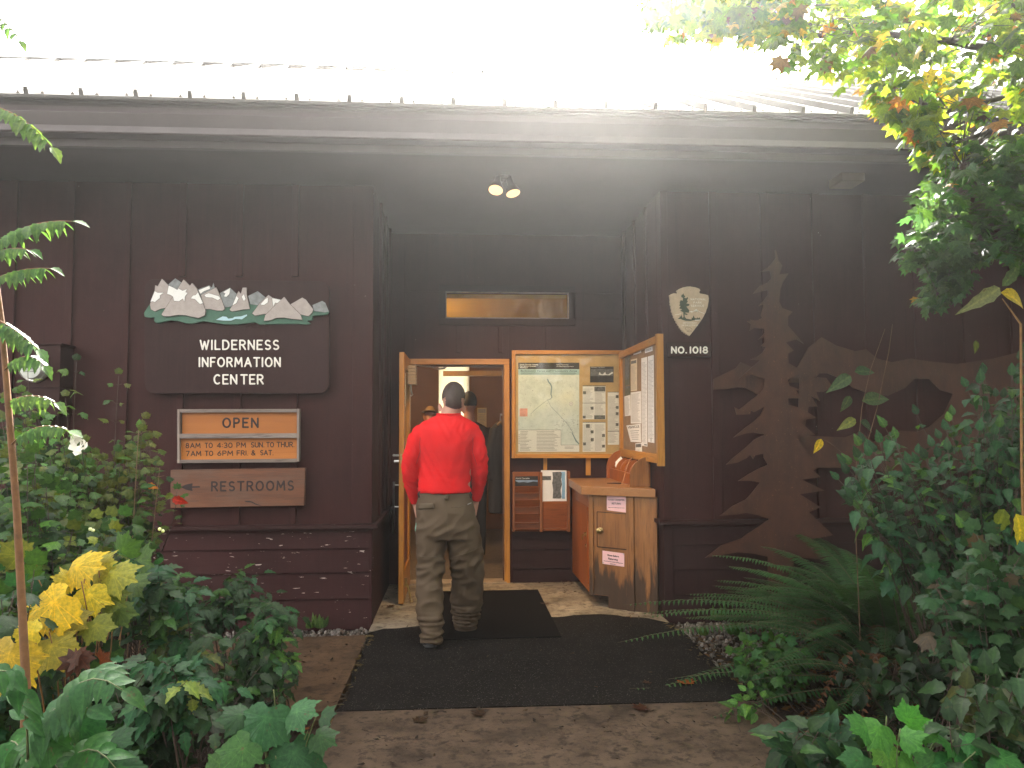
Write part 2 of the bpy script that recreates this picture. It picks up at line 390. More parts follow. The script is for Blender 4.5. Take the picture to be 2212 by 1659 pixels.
m = MB(); m.tube([(LX0-.07, 6.95, 1.0), (LX0-.075, 6.95, .55)], .010); m.tube([(LX0-.072, 6.95, .78), (LX0, 6.95, .78)], .006); m.tube([(LX0-.072, 6.95, .97), (LX0, 6.95, .97)], .006); m.build('push_bar', M['steel'], dr)
m = MB(); m.box((DX0-.02, YD-.06, -.005), (DX1+.02, YD+.14, .014)); m.build('threshold', plain('worn threshold', (.25, .19, .13), .5, .3, 12), bld, bevel=.004)

# eaves and roof
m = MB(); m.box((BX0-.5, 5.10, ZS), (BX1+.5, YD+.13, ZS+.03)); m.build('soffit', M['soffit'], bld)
m = MB()
prof = [(5.10, 3.60), (5.055, 3.59), (5.05, 3.578), (5.075, 3.572), (5.075, 3.548), (5.045, 3.542), (5.012, 3.492), (5.03, 3.412), (5.012, 3.366), (5.02, 3.356), (5.10, 3.352)]
m.prism([(BX0-.5, y, z) for y, z in prof], (BX1-BX0+1, 0, 0)); m.build('gutter', M['gutter'], bld)
m = MB(); m.box((BX0-.5, 5.1005, 3.30), (BX1+.5, 5.135, 3.598)); m.build('fascia', M['fascia'], bld)
sl = (5.83-3.60)/(YR-5.02)
def rz(y): return 3.605+(y-5.02)*sl
m = MB(); x0, x1 = BX0-.5, BX1+.5
m.prism([(x0, 5.00, rz(5.00)), (x0, 5.00, rz(5.0)-.018), (x0, YR, rz(YR)-.02), (x0, 14.0, rz(YR)-.02-(14.0-YR)*sl), (x0, 14.0, rz(YR)-(14.0-YR)*sl), (x0, YR, rz(YR))], (x1-x0, 0, 0))
n = Vector((0, -sl, 1)).normalized(); dsl = Vector((0, 1, sl)).normalized()
x = x0+.1; L = (YR-5.0)*math.sqrt(1+sl*sl)
off = (XY(1090, 5.03, 235)-(x0+.1)) % .336
x = x0+.1+off
while x < x1-.1:
    a = Vector((x, 5.0, rz(5.0)))
    m.obox(a+dsl*(L/2)+n*.021, (.011, 0, 0), dsl*(L/2), n*.021)
    m.obox(a+dsl*.008+n*.015, (.014, 0, 0), dsl*.010, n*.015)
    m.obox(Vector((x+.168, YR-.075, rz(YR-.075)))+n*.012, (.15, 0, 0), dsl*.03, n*.012, 1)
    for dx in (.075, .26):
        m.lathe(a+Vector((dx, 0, 0))+dsl*.05, n, [(0, .011), (.008, .010), (.009, .005), (.016, .004)], 8, 1)
    x += .336
m.obox((.5, YR+.02, rz(YR)+.012), ((x1-x0)/2, 0, 0), (0, .09, 0), (0, 0, .012))
rf = m.build('roof', [M['roof'], plain('dark fastener', (.07, .055, .045), .5)], bld)
m = MB(); fx = XY(2133, 8.3, 100); fx2 = XY(2174, 8.3, 100); zb = rz(8.3)
m.lathe((fx, 8.3, zb-.1), (0, 0, 1), [(0, .11), (.35, .085), (.36, .092), (.40, .092), (.41, .085), (1.15, .085), (1.16, .13), (1.22, .13), (1.26, .05)], 24)
m.lathe((fx2, 8.35, zb-.1), (0, 0, 1), [(0, .07), (.9, .05), (.91, .075), (.97, .075), (1.0, .03)], 20)
m.build('flue', plain('galvanised flue', (.50, .50, .50), .35, .15, 12, metal=.8), rf, smooth=35)
m = MB(); m.prism([(fx-.28, 8.0, rz(8.0)+.002), (fx+.5, 8.0, rz(8.0)+.002), (fx+.5, 8.6, rz(8.6)+.002), (fx-.28, 8.6, rz(8.6)+.002)], n*.03); m.build('flashing', plain('grey flashing', (.45, .44, .42), .4, .1, 10, metal=.6), rf)
# closed shell behind
m = MB()
m.box((BX0, YF+.12, -.03), (BX0+.1, BY1, 3.5)); m.box((BX1-.1, YF+.12, -.03), (BX1, BY1, 3.5)); m.box((BX0, BY1, -.03), (BX1, BY1+.1, 3.6))
m.build('rear_wall', M['siding'], bld)

# room behind the door
IX0, IX1, IY0, IY1, IZ1 = -1.6, 2.4, YD+.14, 11.2, 2.74
WX0, WX1, WZ0, WZ1 = XY(949, IY1, 850), XY(1012, IY1, 850), 1.1, ZY(770, IY1)
warm = plain('panelled room wall', (.19, .088, .036), .6, .12, 3)
m = MB()
m.box((IX0-.1, IY0, 0), (IX0, IY1+.1, IZ1)); m.box((IX1, IY0, 0), (IX1+.1, IY1+.1, IZ1))
m.box((IX0, IY1, 0), (WX0, IY1+.1, IZ1)); m.box((WX1, IY1, 0), (IX1, IY1+.1, IZ1)); m.box((WX0, IY1, 0), (WX1, IY1+.1, WZ0)); m.box((WX0, IY1, WZ1), (WX1, IY1+.1, IZ1))
m.build('room_wall', warm, bld)
m = MB(); m.box((IX0, IY0, IZ1), (IX1, IY1+.1, IZ1+.05)); m.build('room_ceiling', plain('room ceiling', (.66, .56, .34), .7, .05, 4), bld)
m = MB(); m.box((IX0, YD+.14, -.02), (IX1, IY1, .012)); m.build('room_floor', plain('worn carpet', (.085, .062, .042), .9, .3, 30, .3, 300), bld)
m = MB(); ring(m, WX0, WX1, WZ0, WZ1, .05, IY1-.02, IY1+.05); iw = m.build('room_window', warm, bld)
m = MB(); z = WZ0+.01
while z < WZ1: m.obox(((WX0+WX1)/2, IY1-.03, z), ((WX1-WX0)/2+.012, 0, 0), (0, .0085, -.0165), (0, .0012, .0006)); z += .030
for xx in (WX0+.06, WX1-.06): m.tube([(xx, IY1-.052, WZ0), (xx, IY1-.052, WZ1)], .002, 4)
bt = NT('white blind slats'); bt.color((.55, .50, .38)); tl = bt.node('ShaderNodeBsdfTranslucent'); tl.inputs[0].default_value = (.85, .80, .66, 1); mx = bt.n.new('ShaderNodeMixShader'); mx.inputs[0].default_value = .8
bt.l.new(bt.b.outputs[0], mx.inputs[1]); bt.l.new(tl.outputs[0], mx.inputs[2]); bt.l.new(mx.outputs[0], bt.out.inputs[0])
m.build('blind', bt.m, iw)
# daylight reaches the room window through an opening in the rear wall
bpy.data.objects.remove(bld.children[[c.name for c in bld.children].index('rear_wall')])
m = MB()
m.box((BX0, YF+.12, -.03), (BX0+.1, BY1, 3.5)); m.box((BX1-.1, YF+.12, -.03), (BX1, BY1, 3.5))
m.pieces('side_wall', M['siding'], bld)
m = MB(); m.box((XY(957, 9.0), 9.0, ZY(812, 9.0)), (IX1, 9.08, ZY(801, 9.0))); m.build('room_beam', plain('beam wood', (.24, .15, .06), .5, .2, 6), bld)
cl = thing('ceiling_light', (-.85, 8.25, IZ1-.05), 'round warm ceiling lamp glowing inside the room beyond the doorway', 'lamp')
m = MB(); m.lathe((-.85, 8.25, IZ1), (0, 0, -1), [(0, .20), (.03, .20), (.035, .17)], 24); m.build('lamp_base', M['white'], cl)
m = MB(); m.lathe((-.85, 8.25, IZ1-.036), (0, 0, -1), [(0, .165), (.05, .15), (.08, .09), (.09, .01)], 24); m.build('lamp_shade', emit('warm lamp glass', (1, .72, .36), 2.0), cl, smooth=True)
pl = bpy.data.lights.new('room bulb', 'POINT'); pl.energy = 5.5; pl.color = (1, .62, .28); pl.shadow_soft_size = .15
po = bpy.data.objects.new('room_bulb', pl); po.location = (-.85, 8.25, 2.46); COL.objects.link(po); po.parent = cl; po.matrix_parent_inverse = Matrix.Translation(-ORG[cl.name])

# twin floodlight under the eave
fl = thing('floodlight', atY(1090, 395, 5.62), 'twin bulb floodlight glowing under the dark eave above the entrance', 'floodlight')
b0, b1 = atY(1071, 409, 5.60), atY(1108, 416, 5.64); bc = (b0+b1)/2
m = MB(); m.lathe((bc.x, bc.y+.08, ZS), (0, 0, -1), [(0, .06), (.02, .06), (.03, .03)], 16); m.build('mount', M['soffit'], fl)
glow = emit('lit bulb face', (1, .56, .25), .14)
for bpt, ax, nm in ((b0, Vector((-.15, -.45, -.88)), 0), (b1, Vector((.22, -.28, -.93)), 1)):
    ax.normalize(); m = MB(); m.lathe(bpt-ax*.12, ax, [(0, .022), (.05, .028), (.07, .04), (.118, .056), (.128, .056)], 20)
    m.tube([(bc.x, bc.y+.08, ZS-.03), bpt-ax*.10], .010); s = m.build('bulb_housing', M['soffit'], fl, smooth=40)
    m = MB(); m.lathe(bpt+ax*.0081, ax, [(0, .0525), (.004, .048), (.008, .03), (.010, .005)], 20); m.build('lens', glow, s, smooth=True)
    sp = bpy.data.lights.new('flood', 'SPOT'); sp.energy = 10; sp.color = (1, .66, .34); sp.spot_size = R(84); sp.spot_blend = .8; sp.shadow_soft_size = .05
    so = bpy.data.objects.new('flood_beam', sp); so.location = bpt+ax*.04; aim = Vector((.6, 7.3, .9))-bpt; so.rotation_euler = (-aim).to_track_quat('Z', 'Y').to_euler(); COL.objects.link(so)
    so.parent = fl; so.matrix_parent_inverse = Matrix.Translation(-ORG[fl.name])
# ================================================================== ground
def structure(o): o['kind'] = 'structure'; return o
def sheet(name, pts, z, mat, thick=.06):
    m = MB(); m.prism([(x, y, z) for x, y in pts], (0, 0, -thick)); return structure(m.build(name, mat))
def _soil():
    t = NT('damp leaf mould'); a = t.noise(7, (1, 1, 1), 6, .7); b = t.noise(55, (1, 1, 1), 4, .7)
    c = t.ramp(a, [(.3, (.012, .008, .006)), (.55, (.028, .017, .011)), (.8, (.050, .030, .016))]); c = t.mix(t.mask(b, .58, .72), c, (.075, .042, .020))
    t.color(c); t.set(rough=.85, spec=.2); t.bump(t.math('ADD', a, b), .8, .03); return t.m
def _conc(name, c, stain, wet=0):
    t = NT(name); a = t.noise(3.2, (1, 1, 1), 7, .68); b = t.noise(15, (1, 1, 1), 7, .74); g = t.noise(260, (1, 1, 1), 2)
    col = t.ramp(a, [(.30, tuple(x*.30 for x in c)), (.46, tuple(x*.85 for x in c)), (.70, tuple(x*1.45 for x in c))])
    col = t.mix(t.math('MULTIPLY', t.mask(b, .50, .62), .85), col, stain); col = t.mix(t.math('MULTIPLY', t.mask(g, .62, .72), .35), col, tuple(min(1, x*1.9) for x in c))
    sp = t.noise(9, (1, 1, 1), 3, .6, loc=(4, 2, 0)); col = t.mix(t.mask(sp, .60, .70), col, tuple(x*.32 for x in c))
    t.color(col); t.set(rough=.8, spec=.2); t.bump(t.math('ADD', b, g), .25, .004); return t.m
def _asph():
    t = NT('asphalt'); v = t.node('ShaderNodeTexVoronoi', Scale=150.0); t.l.new(t.mapped((1, 1, 1)), v.inputs['Vector'])
    a = t.noise(2.6, (1, 1, 1), 6, .7); g = t.node('ShaderNodeTexWhiteNoise'); t.l.new(v.outputs['Position'], g.inputs['Vector'])
    col = t.ramp(a, [(.3, (.0045, .0034, .003)), (.7, (.0105, .0082, .0072))])
    sp = t.math('MULTIPLY', t.mask(g.outputs['Value'], .84, 1.0), t.mask(v.outputs['Distance'], .55, .15)); col = t.mix(sp, col, (.17, .15, .13))
    w = t.noise(1.3, (1, 1, 1), 3, loc=(2, 5, 0)); t.color(col); t.set(rough=.85, spec=.12); t.bump(v.outputs['Distance'], .5, .004); return t.m
def wob(p, q, n=14, a=.012):
    """ragged edge between two points"""
    return [(p[0]+(q[0]-p[0])*k/n+rng.uniform(-a, a), p[1]+(q[1]-p[1])*k/n+rng.uniform(-a, a)) for k in range(n)]
m = MB(); m.quad((-45, -45, -.045), (45, -45, -.045), (45, 45, -.045), (-45, 45, -.045)); structure(m.build('ground', _soil()))
PL, PR = -.645, 1.585
conc = _conc('weathered concrete', (.072, .048, .032), (.020, .013, .009)); light = _conc('entry concrete', (.25, .205, .15), (.11, .08, .055))
sheet('path', [(PL, -9), (PR+.02, -9), (PR+.02, 4.20), (PL, 4.21)], .0, conc, .10)
m = MB(); m.prism([(x, y, .0) for x, y in [(RL+.001, 5.80), (RRX-.001, 5.80), (RRX-.001, YF+.05), (RRX-.001, YD-.001), (RL+.001, YD-.001)]], (0, 0, -.08)); structure(m.build('entry_slab', light))
e = [(PL, 4.2105)]+[(PR+.02, 4.2005)]+wob((PR+.02, 4.25), (PR, 5.95), 14, .02)+wob((1.45, 6.0), (1.12, 6.16), 6, .02)+wob((1.12, 6.16), (.2, 6.02), 12, .02)+wob((.2, 6.02), (-.62, 5.82), 10, .02)+wob((PL, 5.75), (PL+.02, 4.3), 18, .022)
sheet('asphalt_apron', e, .006, _asph(), .05)
sheet('side_pad', [(-2.6, 4.22), (PL-.012, 4.22), (PL-.012, 5.70), (-2.6, 5.62)], .002, _conc('stained concrete', (.085, .049, .027), (.03, .017, .010)), .09)
# door mat
mt = MB(); mt.prism([(-.19, 5.50, .0075), (.712, 5.50, .0075), (.702, 7.06, .0075), (-.19, 7.06, .0075)], (0, 0, .009))
tag(mt.build('doormat', plain('ribbed rubber mat', (.006, .005, .005), .9, .3, 60, .5, 400, spec=.05), bevel=.003), 'large black rubber mat lying in front of the open doorway', 'doormat')
# gravel
def pebbles(name, spots, n, mat):
    m = MB(); r2 = random.Random(3); ico = bmesh.new(); bmesh.ops.create_icosphere(ico, subdivisions=1, radius=1)
    V = [v.co.copy() for v in ico.verts]; F = [[v.index for v in f.verts] for f in ico.faces]; ico.free()
    for k in range(n):
        x0, x1, y0, y1 = r2.choice(spots); p = Vector((r2.uniform(x0, x1), r2.uniform(y0, y1), -.044+r2.random()*.018))
        s = r2.uniform(.006, .019); ro = Euler((r2.random()*6, r2.random()*6, r2.random()*6)).to_matrix(); g = r2.uniform(.5, 1.25)
        c = r2.choice([(.16, .14, .12), (.10, .085, .075), (.22, .19, .17), (.10, .065, .045), (.06, .045, .035)])
        m.add([p+ro@Vector((v.x*s*1.3, v.y*s, v.z*s*.7)) for v in V], F, 0, tuple(q*g for q in c))
    t = NT('pebble stone '+name); a = t.node('ShaderNodeAttribute', attribute_name='tint'); t.color(a.outputs['Color']); t.set(rough=.7)
    return tag(m.build(name, t.m, smooth=True, colors=True), kind='stuff')
pebbles('gravel', [(-2.3, -.68, 5.66, 5.97), (-2.3, -.68, 5.7, 5.97), (1.62, 2.6, 5.3, 5.97), (1.62, 2.1, 4.9, 5.97)], 1500, None)
# ================================================================== lettering: single-stroke routed capitals
def _arc(cx, cy, rx, ry, a0, a1, n=10): return [(cx+rx*math.cos(R(a0+(a1-a0)*k/n)), cy+ry*math.sin(R(a0+(a1-a0)*k/n))) for k in range(n+1)]
GL = {
 'A': (.74, [[(0,0),(.37,1),(.74,0)], [(.14,.34),(.60,.34)]]),
 'C': (.66, [_arc(.36,.5,.36,.5,55,305,14)]),
 'D': (.66, [[(0,0),(0,1)]+_arc(.24,.5,.42,.5,90,-90,12)+[(0,0)]]),
 'E': (.54, [[(.54,1),(0,1),(0,0),(.54,0)], [(0,.52),(.44,.52)]]),
 'F': (.52, [[(.52,1),(0,1),(0,0)], [(0,.52),(.42,.52)]]),
 'H': (.64, [[(0,0),(0,1)], [(.64,0),(.64,1)], [(0,.5),(.64,.5)]]),
 'I': (.04, [[(.02,0),(.02,1)]]),
 'L': (.5, [[(0,1),(0,0),(.5,0)]]),
 'M': (.84, [[(0,0),(.08,1),(.42,.3),(.76,1),(.84,0)]]),
 'N': (.64, [[(0,0),(0,1),(.64,0),(.64,1)]]),
 'O': (.76, [_arc(.38,.5,.38,.5,90,450,20)]),
 'P': (.56, [[(0,0),(0,1),(.3,1)]+_arc(.3,.74,.26,.26,90,-90,8)+[(0,.48)]]),
 'R': (.6, [[(0,0),(0,1),(.3,1)]+_arc(.3,.75,.27,.25,90,-90,8)+[(0,.5)], [(.28,.5),(.6,0)]]),
 'S': (.56, [_arc(.29,.74,.26,.26,40,270,10)+_arc(.28,.24,.28,.24,90,-140,10)]),
 'T': (.66, [[(0,1),(.66,1)], [(.33,1),(.33,0)]]),
 'U': (.64, [[(0,1),(0,.3)]+_arc(.32,.3,.32,.3,180,360,10)+[(.64,1)]]),
 'W': (.92, [[(0,1),(.24,0),(.46,.86),(.68,0),(.92,1)]]),
 'K': (.58, [[(0,0),(0,1)], [(.56,1),(0,.42)], [(.18,.58),(.58,0)]]), 'V': (.7, [[(0,1),(.35,0),(.7,1)]]),
 '0': (.6, [_arc(.3,.5,.3,.5,90,450,18)]), '1': (.04, [[(.02,0),(.02,1)]]),
 '3': (.52, [_arc(.25,.75,.25,.25,140,-90,9)+_arc(.24,.25,.28,.25,90,-140,9)]),
 '4': (.58, [[(.44,0),(.44,1),(0,.28),(.58,.28)]]),
 '6': (.54, [[(.42,1),(.1,.55)]+_arc(.27,.28,.27,.28,140,500,16)]),
 '7': (.54, [[(0,1),(.54,1),(.16,0)]]),
 '8': (.54, [_arc(.27,.75,.22,.25,-90,270,14), _arc(.27,.26,.27,.26,90,450,16)]),
 '&': (.66, [[(.66,0),(.14,.7)]+_arc(.3,.8,.17,.2,200,-40,9)+[(.1,.4)]+_arc(.26,.22,.24,.22,140,320,9)+[(.62,.42)]]),
 '.': (.05, [[(.02,.02),(.03,.02)]]), ':': (.05, [[(.02,.22),(.03,.22)], [(.02,.66),(.03,.66)]]),
}
def letters(mb, text, xl, xr, yt, yb, Y, rad, flat=.35, tilt=0.0, gap=.30, space=.5, lift=0):
    """strokes fitted into the pixel box xl..xr, yt..yb on the plane at depth Y"""
    adv = []; x = 0
    for ch in text:
        if ch == ' ': x += space; continue
        w, st = GL[ch]; adv.append((x, st)); x += w+gap
    tot = x-gap; h = yb-yt; sx = (xr-xl)/tot
    for x0, st in adv:
        for s in st:
            pts = []
            for u, v in s:
                px = xl+(x0+u)*sx; p_ = atY(px, yb-v*h+tilt*(px-xl)+lift, Y)
                if not pts or (p_-pts[-1]).length > 1e-4: pts.append(p_)
            seg = [pts[0]]
            for i in range(1, len(pts)):
                seg.append(pts[i])
                if i == len(pts)-1 or (pts[i]-pts[i-1]).angle(pts[i+1]-pts[i]) > R(48):
                    mb.capsule(seg, rad, 8, flat=((0, 1, 0), flat)); seg = [pts[i]]
def plate(mb, pts, Y, t, mi=0):
    """outline given in picture pixels, cut from a sheet of thickness t whose face is at depth Y"""
    mb.prism([atY(px, py, Y) for px, py in pts], (0, t, 0), mi)
def outline(mb, pts, Y, r):
    P = [atY(px, py, Y) for px, py in pts]; mb.tube(P+[P[0]], r, 4, caps=False)
def sub(c, f): return [f(x, y) for x, y in c]
lettering = plain('cream sign paint', (.80, .76, .70), .5, .05, 40)
dark = plain('routed dark paint', (.022, .012, .012), .7, .2, 40)

# ------------------------------------------------------------------ information sign
f1 = lambda x, y: (300.8+x/5.0, 575.1+y/5.0)
YS = YF-.075
sg = thing('information_sign', atY(511, 850, YS), 'large brown wooden sign with painted mountains reading WILDERNESS INFORMATION CENTER', 'sign')
rad = 21; cs = []
x0, x1, ya, yb2, yt1 = 312, 711, 603, 850, 607.5
for cx, cy, a0 in ((x1-rad, yt1+rad, -90), (x1-rad, yb2-rad, 0), (x0+rad, yb2-rad, 90), (x0+rad, ya+rad, 180)):
    cs += [(cx+rad*math.cos(R(a0+90*k/8)), cy+rad*math.sin(R(a0+90*k/8))) for k in range(9)]
m = MB(); plate(m, cs, YS, .042); m.build('board', paint('sign board paint', (.033, .0150, .0145), chip=.02, lo=.76), sg, bevel=.004)
m = MB()
for px in (395, 640): m.box((XY(px, YS)-.05, YS+.0425, 1.85), (XY(px, YS)+.05, YF+.003, 2.45))
m.pieces('cleat', M['trim'], sg)
m = MB()
letters(m, 'WILDERNESS', 433, 601.5, 735.5, 754.5, YS-.0005, .0062, gap=.36); letters(m, 'INFORMATION', 430.5, 605, 773, 791.5, YS-.0005, .0062, gap=.36)
letters(m, 'CEN TER', 463, 568, 810, 829, YS-.0005, .0062, gap=.34, space=.18)
m.build('lettering', lettering, sg, smooth=True)
greenp, pinkp, greyp, snowp, lakep = plain('relief green', (.040, .115, .075), .55, .15, 30), plain('relief pale rock', (.36, .31, .29), .55, .10, 25), plain('relief grey rock', (.20, .21, .215), .55, .25, 30), plain('relief snow', (.74, .73, .71), .5, .04, 30), plain('relief lake', (.38, .56, .62), .45, .05, 30)
mt = MB(); ol = MB(); YM = YS-.028
G = [(50,505),(58,545),(110,556),(165,551),(160,590),(175,610),(205,612),(330,583),(420,590),(490,612),(560,620),(690,592),(780,605),(900,625),(1050,628),(1250,603),(1300,628),(1500,622),(1700,620),(1800,628),(1850,618),(1810,590),(1870,578),(1872,535),(1940,530),(2030,520),(2050,490),(2040,470),(1880,450),(1750,420),(1300,400),(1200,400),(950,430),(700,440),(110,415)]
plate(mt, sub(G, f1), YM, .0285, 0)
LAY = [(2, .004, [(315,195),(390,130),(455,175),(445,300),(330,300)]), (2, .004, [(630,250),(755,205),(785,230),(800,180),(815,230),(830,228),(870,330),(830,380),(690,380)]),
 (2, .005, [(870,290),(980,230),(1055,300),(1040,430),(930,445),(900,420)]), (2, .005, [(1175,320),(1280,268),(1370,340),(1310,425),(1200,410)]), (2, .005, [(1870,420),(1975,373),(2010,395),(2050,490),(2000,500),(1890,485)]),
 (1, .008, [(115,410),(130,370),(165,270),(172,205),(200,215),(245,135),(315,205),(360,260),(390,440),(285,452),(230,460),(170,490),(125,465)]),
 (1, .010, [(665,310),(830,228),(880,330),(925,460),(900,480),(840,480),(760,462),(700,465)]), (1, .010, [(975,470),(1010,420),(1050,310),(1072,268),(1098,300),(1115,232),(1160,230),(1160,300),(1195,460),(1120,468),(1060,480),(1000,490)]),
 (1, .010, [(1635,410),(1760,338),(1800,360),(1880,465),(1870,500),(1830,540),(1780,530),(1700,510)]), (1, .012, [(1220,510),(1300,400),(1395,310),(1440,340),(1530,360),(1500,520),(1350,515),(1250,535)]),
 (1, .016, [(240,520),(285,450),(330,380),(440,200),(478,143),(548,210),(570,180),(620,240),(690,400),(715,480),(710,530),(640,560),(560,545),(500,530),(420,525),(330,540),(260,540)]),
 (1, .016, [(1345,590),(1360,530),(1450,440),(1565,330),(1620,400),(1740,520),(1760,580),(1650,570),(1560,555),(1480,558),(1410,585)]),
 (3, .011, [(120,385),(165,270),(200,285),(262,285),(225,315),(225,345),(190,370),(170,388),(145,380)]), (3, .0195, [(318,207),(380,235),(410,255),(425,240),(470,265),(515,245),(500,280),(525,290),(495,325),(490,385),(470,350),(450,365),(430,380),(375,375),(365,330),(335,310),(300,300)]),
 (3, .0195, [(690,400),(655,410),(600,355),(555,350),(580,315),(610,310),(635,280)]), (3, .0075, [(640,258),(755,212),(765,245),(700,270),(660,300)]), (3, .0135, [(700,310),(750,290),(800,305),(865,325),(876,350),(850,370),(790,340),(720,335)]),
 (3, .0085, [(905,280),(980,236),(975,300),(945,330),(915,325),(930,295)]), (3, .0135, [(1005,425),(1048,322),(1075,345),(1050,400)]), (3, .0135, [(1105,330),(1130,300),(1150,350),(1130,378)]), (3, .0155, [(1305,415),(1360,355),(1392,340),(1390,390),(1350,420)]), (3, .0155, [(1435,345),(1528,362),(1500,400),(1470,395),(1445,435)]),
 (4, .003, [(825,580),(900,540),(945,545),(960,565),(1010,560),(1030,545),(1100,540),(1160,520),(1165,535),(1110,575),(1040,570),(990,590),(900,588)])]
for mi, h, c in LAY:
    plate(mt, sub(c, f1), YM-h, h+.004, mi); outline(ol, sub(c, f1), YM-h+.0008, .0014)
rel = mt.build('mountain_relief', [greenp, pinkp, greyp, snowp, lakep], sg); ol.build('carved_outline', dark, rel)

# ------------------------------------------------------------------ opening hours sign
f2 = lambda x, y: (353.9+x/6.25, 849.4+y/6.25)
YO = YF-.085
gw = wood('weathered grey frame', (.14, .105, .09), (.30, .24, .21), 'x', 1.3, .75, dark=.35); gwz = wood('weathered grey stile', (.20, .15, .13), (.36, .30, .26), 'z', 1.3, .75, dark=.4)
ow = wood('honey sign board', (.36, .110, .012), (.55, .195, .030), 'x', .5, .5, dark=.9)
hs = thing('hours_sign', atY(515, 998, YO), 'framed honey wood sign reading OPEN with hours, grey weathered frame', 'sign')
def rect(a, b, c, d): return [(a, b), (c, b), (c, d), (a, d)]
m = MB(); plate(m, sub([(212,216),(1795,212),(1795,258),(212,262)], f2), YO, .055); plate(m, sub([(212,547),(1795,540),(1795,604),(212,612)], f2), YO-.003, .045); plate(m, sub([(212,900),(1795,885),(1795,932),(212,945)], f2), YO, .055)
fo = m.pieces('frame_rail', gw, hs, bevel=.002)[0]
m = MB(); plate(m, sub([(180,217),(211,217),(211,945),(180,945)], f2), YO-.004, .06); plate(m, sub([(1796,210),(1832,210),(1826,922),(1796,922)], f2), YO-.004, .06); m.pieces('stile', gwz, fo, bevel=.002)
m = MB(); plate(m, sub([(247,262),(1795,258),(1795,542),(247,548)], f2), YO+.028, .015); pa = m.build('open_panel', ow, hs)
m = MB(); letters(m, 'OPEN', *f2(800, 0)[:1], f2(1268, 0)[0], f2(0, 340)[1], f2(0, 458)[1], YO+.0275, .0070, gap=.42); m.build('lettering', dark, pa, smooth=True)
m = MB(); plate(m, sub([(212,610),(1795,602),(1795,886),(212,900)], f2), YO+.028, .015); pb = m.build('hours_panel', ow, hs)
m = MB(); q = lambda x: f2(x, 0)[0]; v = lambda y: f2(0, y)[1]
for s, a, b, c, d in (('8 AM',298,490,676,738), ('TO',555,655,674,736), ('4:30',722,922,672,734), ('PM',985,1103,670,731), ('SUN.',1180,1352,667,728), ('TO',1388,1482,665,726), ('THUR.',1528,1758,662,725),
                      ('7 AM',304,500,784,846), ('TO',558,660,782,843), ('6 PM',727,930,780,841), ('FRI.',988,1133,777,838), ('&',1184,1232,775,836), ('SAT.',1305,1475,772,834)):
    letters(m, s, q(a), q(b), v(c), v(d), YO+.0275, .0033, gap=.26, space=.06)
m.build('lettering', dark, pb, smooth=True)

# ------------------------------------------------------------------ restrooms sign
rs = thing('restrooms_sign', atY(515, 1097, YF-.06), 'reddish brown plank sign reading RESTROOMS with an arrow pointing left', 'sign')
def _rest():
    t = NT('worn red brown plank'); g = t.noise(14, (.10, 1, 1), 5, .65); b = t.noise(4, (.4, 1, 1), 5, .7); f = t.noise(80, (.06, 1, 1), 3)
    c = t.ramp(g, [(.3, (.075, .022, .008)), (.7, (.165, .060, .024))]); c = t.mix(t.math('MULTIPLY', t.mask(b, .5, .7), .6), c, (.115, .070, .048)); c = t.mix(t.math('MULTIPLY', t.mask(f, .55, .7), .5), c, (.045, .020, .015))
    t.color(c); t.set(rough=.65); t.bump(f, .2, .002); return t.m
YT = YF-.065
m = MB(); plate(m, sub([(90,1037),(1908,1010),(1895,1516),(88,1552)], f2), YT, .042); bo = m.build('board', _rest(), rs, bevel=.003)
m = MB(); letters(m, 'RESTROOMS', q(648), q(1745), v(1200), v(1318), YT-.0004, .0062, gap=.40, tilt=-.012)
plate(m, sub([(230,1268),(300,1232),(385,1215),(388,1240),(378,1256),(484,1254),(488,1274),(378,1278),(388,1322),(300,1302)], f2), YT-.0015, .004)
m.build('lettering', dark, rs, smooth=30)
m = MB(); plate(m, sub([(1085,1455),(1150,1452),(1200,1465),(1240,1490),(1330,1522),(1240,1506),(1180,1476),(1110,1470)], f2), YT-.0012, .003); m.build('split', dark, bo)

# ------------------------------------------------------------------ number board and arrowhead emblem
f7 = lambda x, y: (1433.4+x/8.93, 601.7+y/8.93)
YN = YF-.03
nb = thing('number_board', atY(1489, 770, YN), 'small brown board with the painted number NO. 1018', 'sign')
m = MB(); plate(m, sub([(85,1238),(915,1232),(915,1508),(85,1512)], f7), YN-.012, .040); m.build('board', paint('number board paint', (.032, .0145, .014), chip=.02, lo=.77), nb, bevel=.003)
m = MB(); letters(m, 'NO.', f7(158, 0)[0], f7(440, 0)[0], f7(0, 1322)[1], f7(0, 1434)[1], YN-.0125, .0062, gap=.34); letters(m, '1018', f7(516, 0)[0], f7(845, 0)[0], f7(0, 1322)[1], f7(0, 1434)[1], YN-.0125, .0062, gap=.34)
m.build('lettering', lettering, nb, smooth=True)
em = thing('arrowhead_emblem', atY(1489, 725, YN), 'cream arrowhead shaped park emblem with a dark green tree', 'emblem')
A = [(115,320),(150,298),(200,280),(265,290),(277,265),(250,235),(300,200),(380,168),(450,155),(515,152),(620,170),(690,195),(715,225),(690,255),(700,285),(790,300),(862,320),(872,380),(870,440),(860,500),(848,560),(830,600),(818,650),(800,680),(770,740),(740,790),(690,860),(640,930),(570,1020),(500,1110)]
Ar = []
for (xa, ya), (xb, yb3) in zip([(500,1110),(430,1075),(360,1020),(300,950),(240,850),(190,750),(150,640),(125,500)], [(430,1075),(360,1020),(300,950),(240,850),(190,750),(150,640),(125,500),(112,400)]):
    for k in range(2):
        Ar += [(xa+(xb-xa)*k/2+3, ya+(yb3-ya)*k/2), (xa+(xb-xa)*(k+.55)/2+16, ya+(yb3-ya)*(k+.55)/2-6)]
